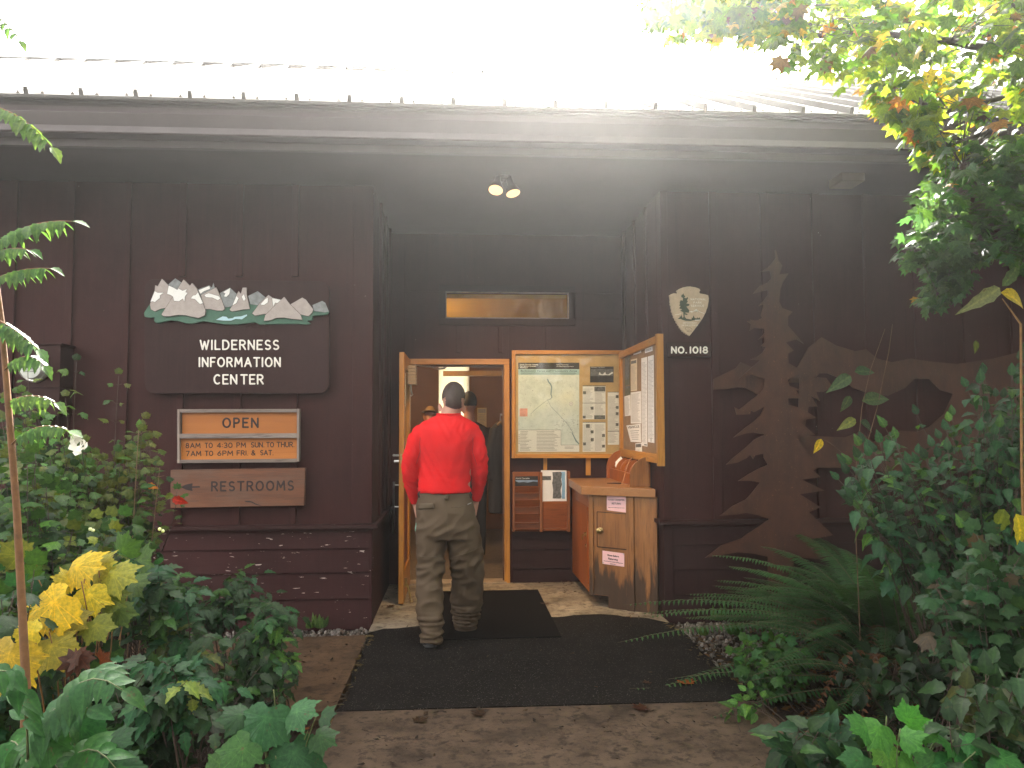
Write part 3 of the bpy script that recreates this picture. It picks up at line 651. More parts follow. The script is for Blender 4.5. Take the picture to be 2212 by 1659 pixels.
m = MB(); plate(m, sub(A+Ar[1:], f7), YN-.014, .026); m.build('plaque', plain('cream plaque', (.50, .38, .27), .6, .10, 25), em, bevel=.004)
gd = plain('emblem green', (.035, .050, .032), .6, .2, 40)
m = MB(); ye = YN-.0155
plate(m, sub([(380,285),(395,320),(420,345),(400,370),(440,380),(455,355),(475,375),(450,420),(470,440),(440,480),(500,495),(495,520),(440,540),(460,570),(495,610),(485,660),(440,655),(410,660),(470,690),(440,705),(405,690),(410,740),(440,775),(540,790),(545,750),(560,765),(580,710),(600,760),(640,770),(650,745),(670,772),(690,745),(715,790),(600,800),(520,818),(430,815),(360,795),(340,780),(270,780),(310,750),(320,710),(330,745),(350,690),(365,760),(385,740),(380,650),(320,620),(360,595),(300,575),(330,530),(300,520),(320,490),(310,470),(330,415),(370,430),(375,375),(335,350),(355,330),(330,320),(365,310)], f7), ye, .003)
et = m.build('tree_mark', gd, em)
m = MB()
for s in ([(505,640),(540,628),(560,640),(630,592),(690,640),(780,672)], [(225,700),(280,692),(335,678)]): m.capsule([atY(*f7(*p), ye+.0008) for p in s], .0016, 5)
plate(m, sub([(505,640),(540,628),(560,645),(630,590),(660,615),(655,655),(630,630),(610,640),(590,630),(550,655)], f7), ye, .002); plate(m, sub([(605,795),(712,793),(690,808),(610,810)], f7), ye-.0006, .003)
for s, a, b, c, d in (('NATIONAL',525,815,383,417), ('PARK',580,735,447,481), ('SERVICE',530,778,508,543)): letters(m, s, f7(a, 0)[0], f7(b, 0)[0], f7(0, c)[1], f7(0, d)[1], ye+.001, .0013, gap=.36)
letters(m, 'DEPARTMENT', f7(380, 0)[0], f7(638, 0)[0], f7(0, 845)[1], f7(0, 868)[1], ye+.001, .0007, gap=.3); letters(m, 'OF THE INTERIOR', f7(355, 0)[0], f7(660, 0)[0], f7(0, 892)[1], f7(0, 915)[1], ye+.001, .0007, gap=.3, space=.3)
m.build('lettering', lettering, em, smooth=True)
m = MB(); m.capsule([atY(*f7(*p), ye+.001) for p in [(440,995),(425,985),(422,945),(450,932),(500,940),(545,965),(552,990),(530,1000),(505,990),(485,1000),(470,1020),(455,990),(440,995)]], .0010, 5); m.capsule([atY(*f7(*p), ye+.001) for p in [(450,1022),(500,1028),(548,1024)]], .001, 5)
m.lathe(atY(*f7(517, 232), ye+.002), (0, -1, 0), [(0, .0016), (.002, .0012)], 8); m.build('bison_mark', dark, em)

# ------------------------------------------------------------------ rusted steel silhouettes on the right wall
def _rust():
    t = NT('rusted steel'); a = t.noise(5, (1, 1, .5), 6, .7); b = t.noise(70, (1, 1, 1), 3); c = t.noise(30, (2, 2, .12), 3)
    col = t.ramp(a, [(.3, (.034, .0105, .006)), (.7, (.075, .023, .010))]); col = t.mix(t.mask(b, .66, .74), col, (.18, .07, .03)); col = t.mix(t.math('MULTIPLY', t.mask(c, .6, .75), .5), col, (.10, .036, .018))
    t.color(col); t.set(rough=.7, metal=.15); t.bump(b, .2, .002); return t.m
rust = _rust()
h1 = lambda x, y: (1504.2+x/4.464, 513.2+y/4.464); h2 = lambda x, y: (1504.2+x/4.464, 867.1+y/4.464); h6 = lambda x, y: (1327.2+x/2.5, 442.4+y/2.5)
YT2, YM2 = YF-.150, YF-.085
sc = thing('steel_tree', atY(1690, 1330, YT2), 'tall rusted steel cutout of a conifer standing off the brown wall', 'wall sculpture')
left1 = [(760,120),(765,200),(715,265),(690,290),(620,328),(710,320),(722,400),(690,430),(615,465),(548,540),(640,515),(690,505),(690,555),(650,610),(597,662),(650,645),(632,715),(622,755),(640,770),(600,795),(565,800),(520,790),(530,805),(488,806),(530,835),(515,900),(560,870),(655,880),(660,920),(597,985),(655,960),(660,1010),(625,1045),(675,1055),(640,1110),(590,1150),(518,1175),(620,1180),(560,1230),(480,1300),(408,1362),(520,1320),(660,1362),(650,1440),(640,1470),(580,1530),(500,1590)]
left2 = [(415,80),(370,57),(390,130),(520,125),(530,85),(560,105),(640,60),(655,55),(620,135),(560,190),(480,250),(358,348),(480,310),(560,300),(660,320),(560,370),(460,460),(350,550),(288,610),(400,590),(490,545),(520,515),(550,555),(570,520),(650,505),(650,540),(690,612),(620,640),(545,680),(500,705),(405,768),(530,765),(615,785),(530,890),(480,945),(350,1010),(225,1105),(400,1090),(480,1075),(600,1100),(705,1135),(640,1180),(570,1230),(490,1280),(440,1320),(240,1390),(85,1510),(250,1480),(400,1455),(560,1470),(690,1500),(700,2060)]
right2 = [(930,2060),(940,1500),(1400,1540),(1100,1330),(1320,1290),(1090,1070),(1200,1020),(1000,895),(1240,860),(1020,755),(1200,730),(1130,665),(1185,635),(1060,480),(965,340),(1150,325),(990,185),(1165,160),(1000,60),(885,30)]
right1 = [(890,1610),(885,1550),(1020,1550),(960,1475),(1015,1470),(900,1430),(880,1370),(1060,1277),(960,1250),(890,1210),(885,1120),(940,1090),(865,1010),(970,980),(1035,1022),(930,900),(885,850),(885,760),(930,715),(830,680),(800,620),(810,500),(835,430),(890,345),(800,355),(830,270),(790,215),(772,130)]
m = MB(); plate(m, sub(left1, h1)+sub(left2, h2)+sub(right2, h2)+sub(right1, h1), YT2, .008); m.build('plate', rust, sc)
m = MB()
for px, py in ((1680, 760), (1685, 1000), (1690, 1110)): p = atY(px, py, YT2+.0085); m.lathe(p, (0, 1, 0), [(0, .015), (YF-p.y+.002, .015)], 10)
m.pieces('standoff', rust, sc)
ss = thing('steel_landscape', atY(1850, 1015, YM2), 'wide rusted steel cutout of mountain ridges mounted behind the steel conifer', 'wall sculpture')
m = MB(); plate(m, sub([(165,1365),(300,1300),(380,1260),(430,1200),(520,1240),(660,1250),(760,1260),(760,1520),(580,1510),(480,1450),(400,1440),(300,1460),(165,1465)], h1), YM2, .006)
plate(m, sub([(1050,770),(1120,715),(1200,760),(1300,790),(1360,780),(1420,830),(1500,850),(1600,830),(1700,845),(1850,860),(2050,830),(2250,780),(2420,740),(2500,800),(2500,1380),(2212,1400),(1800,1430),(1450,1440),(1200,1420),(1100,1420),(940,1400),(940,1240),(1100,1250),(1250,1255),(1330,1225),(1400,1280),(1480,1240),(1550,1220),(1640,1225),(1700,1200),(1780,1130),(1830,1020),(1760,1000),(1720,962),(1700,940),(1620,940),(1570,990),(1480,1030),(1400,1025),(1290,990),(1230,940),(1150,910),(1110,910),(1060,960),(940,960)], h6), YM2, .006)
m.build('ridge_plate', rust, ss)
m = MB(); plate(m, sub([(1100,930),(1145,935),(1180,985),(1130,1010),(1090,1010),(1110,1060),(1060,1030),(1100,1090),(1050,1090),(1020,1250),(990,1250),(1000,940),(1060,950)], h6), YM2-.012, .006); m.build('sapling_plate', rust, ss)
m = MB()
for px, py in ((1560, 820), (1800, 790), (1900, 980), (2100, 900)): p = atY(px, py, YM2+.0065); m.lathe(p, (0, 1, 0), [(0, .012), (YF-p.y+.002, .012)], 10)
m.pieces('standoff', rust, ss)

# ------------------------------------------------------------------ electric meter, eave lamp
mtx = thing('electric_meter', atY(86, 898, YF-.2), 'brown electric meter box with a round glass meter on the left wall', 'meter')
m = MB(); p0, p1 = atY(40, 745, YF-.20), atY(127, 898, YF-.20); zs = atY(80, 838, YF-.2).z
m.box((p0.x, YF-.20, zs+.0005), (p1.x, YF-.0005, p0.z)); m.box((p0.x+.006, YF-.188, p1.z), (p1.x-.004, YF-.0005, zs)); m.box((p0.x-.012, YF-.212, p0.z+.0005), (p1.x+.012, YF-.0005, p0.z+.014))
mbx = m.build('meter_box', M['trim'], mtx, bevel=.003)
m = MB(); m.tube([(p0.x+.08, YF-.06, p1.z), (p0.x+.08, YF-.06, -.04)], .03, 12); m.tube([(p1.x-.07, YF-.06, p1.z), (p1.x-.07, YF-.06, .72)], .02, 10); m.build('conduit', M['trim'], mtx, smooth=40)
c = atY(78, 797, YF-.20)
m = MB(); m.lathe(c, (0, -1, 0), [(-.01, .098), (.02, .098), (.024, .090), (.034, .090), (.034, .080), (0.0, .080)], 32); m.build('meter_ring', M['steel'], mtx, smooth=35)
m = MB(); m.lathe(c, (0, -1, 0), [(.002, .079), (.075, .074), (.078, .07), (.078, .001)], 32); md = m.build('meter_dial', plain('meter face', (.58, .58, .57), .4, .05, 20), mtx, smooth=35)
m = MB()
for dz, w in ((.028, .045), (-.006, .035), (-.022, .045)): m.box((c.x-w, c.y-.081, c.z+dz-.005), (c.x+w, c.y-.0785, c.z+dz+.005))
m.build('dial_print', M['gray'], md)
m = MB(); m.lathe(c, (0, -1, 0), [(.0335, .082), (.085, .081), (.10, .06), (.106, .02), (.107, .001)], 32); m.build('meter_glass', M['glass'], mtx, smooth=True)
el = thing('eave_lamp', atY(1826, 370, 5.58), 'dim tan box lamp hanging under the eave on the right', 'lamp')
p = atY(1828, 369, 5.58); m = MB(); m.prism([(p.x-.05, 5.50, p.z), (p.x+.07, 5.50, p.z), (p.x+.09, 5.50, ZS), (p.x-.03, 5.50, ZS)], (0, .14, 0)); m.build('bracket', M['soffit'], el, bevel=.003)
m = MB(); m.box((p.x-.10, 5.46, p.z-.115), (p.x+.08, 5.66, p.z)); m.build('lamp_box', plain('tan lens', (.16, .115, .065), .5, .1, 10), el, bevel=.008)
# ================================================================== notice board, rack, return desk
f3 = lambda x, y: (1088.3+x/5.86, 725.5+y/5.86); f4 = lambda x, y: (1088.3+x/4.6875, 973.3+y/4.6875)
def atP(px, py, p0, n):
    d = ray(px, py); return EYE+d*((Vector(p0)-EYE).dot(n)/d.dot(n))
def txt(s, o, ux, uz, width, mat, name='print', parent=None, align='LEFT', mb=None, lift=.0008, bold=0, shear=0, h=None):
    """built-in lettering turned into a flat mesh; o = lower left corner, ux / uz = directions on the sheet"""
    cu = bpy.data.curves.new('t', 'FONT'); cu.body = s; cu.size = 1; cu.offset = bold; cu.shear = shear; cu.resolution_u = 3
    ob = bpy.data.objects.new('t', cu); COL.objects.link(ob); bpy.context.view_layer.update()
    me = bpy.data.meshes.new_from_object(ob.evaluated_get(bpy.context.evaluated_depsgraph_get())); bpy.data.objects.remove(ob)
    xs = [v.co.x for v in me.vertices]; x0, x1 = min(xs), max(xs); k = width/(x1-x0); kz = k if h is None else h/.72
    ux, uz = Vector(ux).normalized(), Vector(uz).normalized(); nn = ux.cross(uz); o = Vector(o)
    V = [o+ux*(v.co.x-x0)*k+uz*v.co.y*kz+nn*lift for v in me.vertices]
    mb.add(V, [tuple(p.vertices) for p in me.polygons]); bpy.data.meshes.remove(me)

# ---- the main board
YB = YD-.075
nbd = thing('notice_board', atY(1226, 990, YD-.04), 'orange wooden notice board beside the doorway, with a wing on the side wall', 'notice board')
def P3(c, Y): return [atY(*f3(*p), Y) for p in c]
m = MB(); m.prism(P3(rect(150, 182, 1490, 232), YB), (0, .07, 0)); m.prism(P3(rect(150, 1494, 1510, 1548), YB), (0, .07, 0)); fr = m.pieces('frame_rail', M['orangex'], nbd, bevel=.003)[0]
m = MB(); m.prism(P3(rect(102, 182, 149.5, 1550), YB-.001), (0, .071, 0)); m.prism(P3(rect(1490.5, 180, 1522, 1550), YB-.001), (0, .071, 0)); m.pieces('frame_stile', M['orange'], nbd, bevel=.003)
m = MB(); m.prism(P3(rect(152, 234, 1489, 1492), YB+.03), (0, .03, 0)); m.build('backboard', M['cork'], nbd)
m = MB(); m.prism(P3(rect(151, 233, 1489, 1493), YB+.008), (0, .003, 0)); m.build('pane', M['glass'], nbd)
m = MB(); m.prism([atY(*f4(*p), YD-.012) for p in rect(401, 78, 438, 196)], (0, .012, 0)); m.prism([atY(*f4(*p), YD-.012) for p in rect(832, 78, 879, 250)], (0, .012, 0)); m.pieces('support_strip', M['orange'], nbd)
XW = RRX-.055
def PX(c, X): return [atX(*f3(*p), X) for p in c]
yo, yi = atX(*f3(1945, 800), XW).y, YB-.003; zt, zb = atX(*f3(1925, 30), XW).z, atX(*f3(1925, 1580), XW).z
zt = .5*(zt+atY(*f3(1500, 182), YB).z); zb = .5*(zb+atY(*f3(1500, 1548), YB).z)
m = MB(); m.box((XW, yo+.045, zt-.06), (RRX-.001, yi, zt)); m.box((XW, yo+.045, zb), (RRX-.001, yi, zb+.07)); m.pieces('wing_rail', M['orangey'], nbd, bevel=.003)
m = MB(); m.box((XW-.002, yo, zb-.02), (RRX-.001, yo+.0445, zt+.012)); m.box((XW-.001, yi-.04, zb+.07), (RRX-.001, yi-.0005, zt-.06)); m.pieces('wing_stile', M['orange'], nbd, bevel=.003)
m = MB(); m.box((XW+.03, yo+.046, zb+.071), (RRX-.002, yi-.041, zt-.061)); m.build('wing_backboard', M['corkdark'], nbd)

def sheet_thing(name, pts, t, mat, label, cat, group=None):
    c = sum(pts, Vector())/len(pts); o = thing(name, c, label, cat, group)
    m = MB(); m.prism(pts, t); return o, m.build('sheet', mat, o)
def bars(mb, pts, rows, x0, x1, y0, y1, off, seed, h=.35, ragged=.35):
    """rows of printed lines inside the quad pts (tl,tr,br,bl), u,v in 0..1"""
    r2 = random.Random(seed); a, b, c, d = [Vector(p) for p in pts]; off = Vector(off)
    P = lambda u, v: (a+(b-a)*u)*(1-v)+(d+(c-d)*u)*v+off
    for k in range(rows):
        v = y0+(y1-y0)*(k+.5)/rows; dv = (y1-y0)/rows*h*.5; xe = x1-(x1-x0)*r2.random()*ragged
        mb.quad(P(x0, v-dv), P(xe, v-dv), P(xe, v+dv), P(x0, v+dv))
def blk(mb, pts, x0, x1, y0, y1, off):
    a, b, c, d = [Vector(p) for p in pts]; off = Vector(off); P = lambda u, v: (a+(b-a)*u)*(1-v)+(d+(c-d)*u)*v+off
    mb.quad(P(x0, y0), P(x1, y0), P(x1, y1), P(x0, y1))
YPp = YB+.0285; OFF = (0, -.0006, 0); OFF2 = (0, -.0012, 0)
# map poster
def _map():
    t = NT('shaded relief map'); a = t.noise(6, (1, 1, 1), 8, .72); b = t.noise(26, (1, 1, 1), 6, .7); v = t.noise(2.2, (1, 1, 1), 2)
    c = t.ramp(a, [(.3, (.44, .49, .48)), (.5, (.60, .65, .63)), (.7, (.70, .73, .71))]); c = t.mix(t.mask(v, .45, .65), c, (.68, .68, .57)); c = t.mix(t.math('MULTIPLY', t.mask(b, .5, .7), .35), c, (.36, .42, .40))
    t.color(c); t.set(rough=.6); return t.m
mq = P3(rect(183, 340, 955, 1468), YPp)
mp, msh = sheet_thing('map_poster', mq, (0, .0015, 0), _map(), 'large pale green backcountry map poster with black heading band', 'poster')
U = lambda x: (x-183)/772; V_ = lambda y: (y-340)/1128
m = MB(); blk(m, mq, 0, 1, 0, V_(422), OFF); m.build('heading_band', plain('band black', (.022, .016, .016), .5), mp)
m = MB(); blk(m, mq, 0, 1, V_(422.5), V_(495), OFF); m.build('title_band', plain('band pale blue', (.36, .52, .56), .6, .05, 8), mp)
m = MB(); blk(m, mq, 0, U(722), V_(1194), 1, OFF); blk(m, mq, U(722.5), 1, V_(1384), 1, OFF); m.build('legend', M['paper'], mp)
ex, ez = (1, 0, 0), (0, 0, 1); sc3 = (atY(*f3(955, 900), YPp)-atY(*f3(183, 900), YPp)).length/772
def at3(x, y, lift=.0012): p = atY(*f3(x, y), YPp); return p+Vector((0, -lift, 0))
m = MB()
for s, x, y, w in (('North Cascades National', 203, 370, 232), ('Park Service Complex', 203, 391, 205), ('Washington', 203, 409, 100), ('National Park Service', 668, 371, 150), ('U.S. Department of the Interior', 668, 392, 222)): txt(s, at3(x, y, 0), ex, ez, w*sc3, None, mb=m, lift=.0014, bold=.012)
m.build('heading_print', M['white'], mp)
m = MB(); txt('Backcountry Camps and Crosscountry Zones', at3(212, 452, 0), ex, ez, 716*sc3, None, mb=m, lift=.0014, bold=.018, shear=.15, h=19*sc3)
bars(m, mq, 3, .04, .96, V_(462), V_(492), OFF2, 4, .3, .1)
bars(m, mq, 14, .03, .22, V_(1205), V_(1455), OFF2, 5, .2, .5); bars(m, mq, 14, .30, .68, V_(1205), V_(1455), OFF2, 6, .2, .3); bars(m, mq, 2, .76, .95, V_(1400), V_(1430), OFF2, 6, .25, .3)
for k in range(6): blk(m, mq, .008, .02, V_(1250+k*22), V_(1258+k*22), OFF2)
blk(m, mq, U(721), U(724), V_(1192), V_(1384), OFF2); blk(m, mq, 0, U(724), V_(1190), V_(1194), OFF2); blk(m, mq, U(722), 1, V_(1381), V_(1384), OFF2)
r2 = random.Random(11)
for k in range(150):
    u, v = (r2.uniform(.02, .98), r2.uniform(.16, .74)) if k < 60 else (min(.97, max(.4, r2.gauss(.82, .12))), min(.80, max(.5, r2.gauss(.70, .05))))
    w = r2.uniform(.004, .022); blk(m, mq, u, min(.99, u+w), v, v+.0022, OFF2)
m.build('map_print', M['ink'], mp)
m = MB()
m.tube([at3(x, y) for x, y in [(552, 545), (566, 582), (592, 612), (606, 650), (600, 700), (597, 745), (610, 775), (590, 800), (555, 815)]], [.006, .007, .007, .006, .006, .006, .005, .003, .002], 5, flat=((0, 1, 0), .08)); m.tube([at3(x, y) for x, y in [(860, 1220), (895, 1290), (915, 1330), (952, 1368)]], [.003, .006, .007, .006], 5, flat=((0, 1, 0), .08))
m.tube([at3(x, y) for x, y in [(340, 990), (400, 930), (500, 850), (555, 815), (600, 900), (700, 1000), (800, 1110), (880, 1230)]], .0016, 4, flat=((0, 1, 0), .1))
m.build('river', plain('lake blue grey', (.16, .24, .27), .5), mp)
m = MB(); blk(m, mq, U(200), U(299), V_(920), V_(1022), OFF2); m.build('inset_square', plain('salmon print', (.72, .34, .27), .6), mp)
m = MB(); c = at3(850, 860); m.lathe(c, (0, -1, 0), [(0, .020), (.0006, .020)], 24); mm = m.build('compass_disc', M['paper'], mp)
m = MB()
for k in range(24):
    a, b = 2*math.pi*k/24, 2*math.pi*(k+1)/24; e = lambda t, r: c+Vector((math.cos(t)*r, -.0012, math.sin(t)*r)); m.quad(e(a, .0165), e(b, .0165), e(b, .0195), e(a, .0195))
m.quad(*[c+Vector((x, -.0012, z)) for x, z in ((0, .012), (.003, 0), (0, -.012), (-.003, 0))]); m.quad(*[c+Vector((x, -.0014, z)) for x, z in ((-.012, 0), (0, .003), (.012, 0), (0, -.003))]); m.build('compass_rose', M['gray'], mm)
# photo card and sheets
q = P3(rect(1092, 388, 1390, 590), YPp); pc, ps = sheet_thing('photo_card', q, (0, .0015, 0), M['ink'], 'black photo card with a mountain picture pinned near the top of the notice board', 'card')
m = MB(); blk(m, q, .02, .98, .17, .60, OFF); m.build('picture', M['midgray'], pc)
m = MB(); m.prism(P3([(1200,490),(1215,455),(1225,480),(1250,490),(1285,455),(1290,480),(1310,490),(1330,485),(1370,455),(1388,470),(1340,498),(1300,495),(1250,498)], YPp-.0016), (0, .0006, 0)); txt('Wilderness Trip Planner', at3(1100, 403, 0), ex, ez, 180*sc3, None, mb=m, lift=.0014); m.build('snow_print', M['paper'], pc)
def news(name, box, label, seed, blocks, rows, grp):
    q = P3(rect(*box), YPp); o, s = sheet_thing(name, q, (0, .0014, 0), M['paper'], label, 'sheet', grp)
    m = MB(); w = box[2]-box[0]; ncol = 2 if w > 200 else 1
    for cI in range(ncol):
        x0 = .03+cI*.5; bars(m, q, rows, x0, x0+(.44 if ncol == 2 else .92), .08, .97, OFF, seed+cI, .30, .4)
    m.build('print', M['gray'], o); m = MB()
    for b in blocks: blk(m, q, (b[0]-box[0])/w, (b[2]-box[0])/w, (b[1]-box[1])/(box[3]-box[1]), (b[3]-box[1])/(box[3]-box[1]), OFF2)
    m.build('photo_print', M['midgray'], o)
news('notice_sheet', (998, 632, 1288, 1057), 'printed two column sheet with dark bars, upper sheet right of the map', 1, [(998,628,1288,638),(998,846,1288,854),(1003,700,1040,738),(1146,645,1284,704),(1098,896,1136,935),(1000,1012,1036,1046),(1144,1005,1282,1055)], 26, 'sheets pinned to the notice board')
news('notice_sheet', (998, 1090, 1288, 1468), 'printed two column sheet with small photos, lower sheet right of the map', 3, [(998,1090,1288,1098),(1040,1118,1088,1164),(1098,1196,1136,1234),(1243,1242,1280,1280),(1100,1294,1138,1334),(1003,1348,1040,1386),(1243,1378,1280,1414)], 24, 'sheets pinned to the notice board')
news('notice_sheet', (1315, 712, 1460, 1378), 'narrow printed sheet with one column of small photos by the frame', 5, [(1315,708,1460,716),(1416,750,1452,788),(1416,888,1452,924),(1416,968,1452,1004),(1416,1104,1452,1140),(1315,1202,1460,1211)], 40, 'sheets pinned to the notice board')
# wing papers (on the side wall)
XP = XW+.028; OX = (-.0008, 0, 0)
def wing(name, c, mat, label, rows, seed, blocks=(), cat='sheet', x0=.08, x1=.95, y0=.05, y1=.96, dark_c=None, curl=0):
    q = PX(c, XP-.002*(seed % 4)); o, s = sheet_thing(name, q, (.0014, 0, 0), mat, label, cat, 'papers pinned to the side wing')
    m = MB()
    if rows: bars(m, q, rows, x0, x1, y0, y1, OX, seed, .30, .35); m.build('print', M['gray'], o)
    if blocks:
        m = MB()
        for b in blocks: blk(m, q, *b, (-.0014, 0, 0))
        m.build('photo_print', dark_c or M['midgray'], o)
    return o, q
olive = plain('olive photo', (.10, .10, .06), .6, .5, 40)
wing('wing_photo', [(1532,262),(1600,242),(1592,618),(1532,636)], olive, 'tall dark photo at the inner edge of the side wing', 0, 1, [(.1,.9,.08,.8)], 'photo')
wing('wing_photo', [(1532,642),(1600,630),(1600,740),(1532,762)], olive, 'small dark green photo below the tall one on the side wing', 0, 1, [(.05,.95,0,.25)], 'photo')
wing('wing_sheet', [(1606,302),(1685,285),(1685,694),(1606,702)], plain('cream paper', (.62, .52, .38), .7, .05), 'cream sheet with black heading high on the side wing', 22, 2, [(.08,.92,.05,.14)], y0=.2)
wing('wing_sheet', [(1526,768),(1600,746),(1604,1008),(1532,1018)], M['paper'], 'small white sheet beside the corner on the side wing', 16, 2)
wing('wing_sheet', [(1606,716),(1735,700),(1739,1108),(1607,1110)], M['paper'], 'broad white sheet of fine print in the middle of the side wing', 26, 3)
wing('wing_sheet', [(1740,285),(1813,265),(1816,1402),(1746,1390)], M['paper'], 'long white list hanging lowest, second from the outer edge of the wing', 62, 2, [(.5,.95,.975,.99)])
wing('wing_sheet', [(1823,262),(1896,241),(1904,1356),(1824,1344)], M['paper'], 'long white list nearest the outer edge of the side wing', 60, 1, [(.48,.58,.95,.99)])
o, q = wing('wing_notice', [(1552,1134),(1730,1112),(1738,1347),(1606,1342)], M['paper'], 'tilted white notice headed VEHICLE at the bottom of the wing', 5, 3, y0=.3, y1=.9, x0=.2)
m = MB(); a, b, c, d = q; txt('VEHICLE', a+(d-a)*.2+(b-a)*.06, b-a, a-d, (b-a).length*.82, None, mb=m, lift=.0012, bold=.02, h=.03); m.build('heading', M['ink'], o)
wing('wing_card', [(1665,1362),(1746,1352),(1750,1515),(1668,1505)], M['paper'], 'small white card with a dark picture under the tilted notice', 5, 2, [(.08,.92,.07,.35)], 'card', y0=.45)
for pts, s, l in (([(1640,190),(1735,161),(1738,214),(1640,245)], 'CAMPING', 'white strip label at the top of the wing, nearer the corner'), ([(1786,164),(1880,131),(1882,190),(1787,220)], 'CLIMBING', 'white strip label at the top of the wing, nearer the outer post')):
    o, q = wing('strip_label', pts, M['paper'], l, 0, 2, cat='label'); m = MB(); bars(m, q, 2, .1, .9, .25, .75, OX, 4, .4, .1); m.build('print', M['ink'], o)

# ---- brochure rack
YK = YD-.095
rk = thing('brochure_rack', atY(*f4(380, 825), YD-.04), 'brown wooden brochure rack hung on the wall beneath the notice board', 'rack')
P4 = lambda c, Y: [atY(*f4(*p), Y) for p in c]
m = MB(); m.prism(P4(rect(92, 216, 372, 818), YD-.022), (0, .02, 0)); m.prism(P4(rect(373, 222, 668, 815), YD-.022), (0, .02, 0)); m.build('backboard', M['rack'], rk)
m = MB()
for a, b, t in ((90, 112, 218), (366, 392, 218), (645, 672, 210)):
    m.prism(P4([(a, t+8), (a+8, t), (b-4, t), (b, t+10), (b, 822), (a, 825)], YK), (0, .075, 0))
m.pieces('side_panel', wood('oiled wood upright', (.20, .062, .016), (.34, .12, .034), 'z', 1, .42), rk, bevel=.002)
for k, yy in enumerate((366, 507, 648, 806)):
    m = MB(); a0, a1 = f4(113, 0)[0], f4(365, 0)[0]; zt_ = ZY(f4(0, yy)[1], YK); bot = 74 if k < 3 else 20
    zb_ = ZY(f4(0, yy+bot)[1], YK); xa, xb = XY(a0, YK), XY(a1, YK)
    m.prism([(xa, YK+.004, zt_), (xa, YK+.016, zt_), (xa, YD-.03, zb_), (xa, YD-.045, zb_)], (xb-xa, 0, 0)); m.build('pocket', M['rack'], rk, bevel=.0015)
for yy in (438, 580, 740):
    z_ = ZY(f4(0, yy)[1], YD-.04); m = MB(); m.box((XY(f4(113, 0)[0], YK), YD-.06, z_-.004), (XY(f4(365, 0)[0], YK), YD-.0225, z_+.004)); m.build('divider', M['rack'], rk)
m = MB(); xa, xb = XY(f4(393, 0)[0], YK), XY(f4(644, 0)[0], YK); z0, z1 = ZY(f4(0, 800)[1], YK), ZY(f4(0, 524)[1], YK)
m.prism([(xa, YK+.008, z1), (xa, YK+.020, z1), (xa, YD-.035, z0), (xa, YD-.055, z0)], (xb-xa, 0, 0)); m.box((xa, YK, z0-.02), (xb, YD-.0225, z0-.001)); m.build('large_pocket', M['rack'], rk, bevel=.0015)
q = P4([(116, 262), (345, 258), (345, 372), (116, 376)], YK+.03); o, s = sheet_thing('leaflet', q, (0, .004, 0), M['ink'], 'dark leaflet with a blue mountain photo in the top pocket of the rack', 'leaflet')
m = MB(); m.prism(P4([(118,310),(150,322),(200,318),(240,325),(300,312),(343,318),(343,300),(118,298)], YK+.029), (0, .0005, 0)); m.build('sky_print', plain('dusk blue print', (.22, .30, .42), .5, .2, 20), o)
m = MB(); txt('North Cascades', atY(*f4(122, 288), YK+.03), ex, ez, .13, None, mb=m, lift=.0012); m.build('title_print', M['white'], o)
q = P4([(376, 199), (634, 202), (636, 520), (392, 522)], YK+.026); o, s = sheet_thing('newspaper', q, (0, .006, 0), M['paper'], 'white park newspaper with a dark rock photo standing in the large pocket', 'newspaper')
m = MB(); m.prism(P4([(492,218),(575,214),(588,230),(580,290),(590,340),(575,400),(585,470),(575,487),(495,485),(500,400),(490,330),(498,280)], YK+.0252), (0, .0006, 0)); m.prism(P4(rect(392, 258, 478, 300), YK+.0252), (0, .0006, 0)); m.build('photo_print', M['midgray'], o)
m = MB(); m.prism(P4([(576,214),(620,214),(620,490),(586,487),(591,340)], YK+.0254), (0, .0006, 0)); m.build('blue_print', plain('sky blue print', (.22, .40, .58), .5, .2, 20), o)

# ---- return desk in the corner
ZT = .985
A_ = Vector((XY(1274, 6.45), 6.45, 0)); B_ = Vector((RRX-.012, 6.14, 0)); C_ = Vector((XY(1236, 7.38), YD-.03, 0)); W_ = RRX-.012
fn = Vector((B_.y-A_.y, -(B_.x-A_.x), 0)).normalized(); fu = (B_-A_).normalized(); FL = (B_-A_).length
dk = thing('return_desk', ((A_.x+W_)/2, 6.8, 0), 'weathered wooden corner desk for returning food canisters, water stained at the bottom', 'desk')
def _stain(t, col):
    sp = t.node('ShaderNodeSeparateXYZ'); t.l.new(t.co, sp.inputs[0]); n1 = t.noise(9, (1, 1, .18), 4, .6); 
    hz_ = t.math('SUBTRACT', t.math('ADD', t.math('MULTIPLY', n1, 1.3), -.38), sp.outputs['Z']); mk = t.mask(hz_, -.06, .06)
    n2 = t.noise(30, (1, 1, .1), 3); col = t.mix(t.math('MULTIPLY', t.mask(n2, .5, .7), .6), col, (.12, .05, .018))
    return t.mix(t.math('MULTIPLY', mk, .88), col, (.028, .017, .011))
dw = wood('weathered desk wood', (.20, .075, .018), (.38, .17, .052), 'z', .8, .5, _stain, dark=.45)
dw2 = wood('sheltered desk wood', (.30, .075, .012), (.44, .135, .026), 'z', .8, .42, dark=.6)
dt = wood('desk top wood', (.30, .13, .045), (.46, .24, .10), 'x', .6, .3, dark=.7)
split = .27                                     # left share of the front that ends above the floor
def F(s, z, o=0): return A_+fu*s*FL+fn*o+Vector((0, 0, z))
m = MB(); zt1 = ZT-.068
m.prism([F(0, .095), F(1, .095), Vector((W_, YD-.03, .095)), Vector((C_.x, C_.y, .095))], (0, 0, zt1-.095)); bd = m.build('body', dw2, dk)
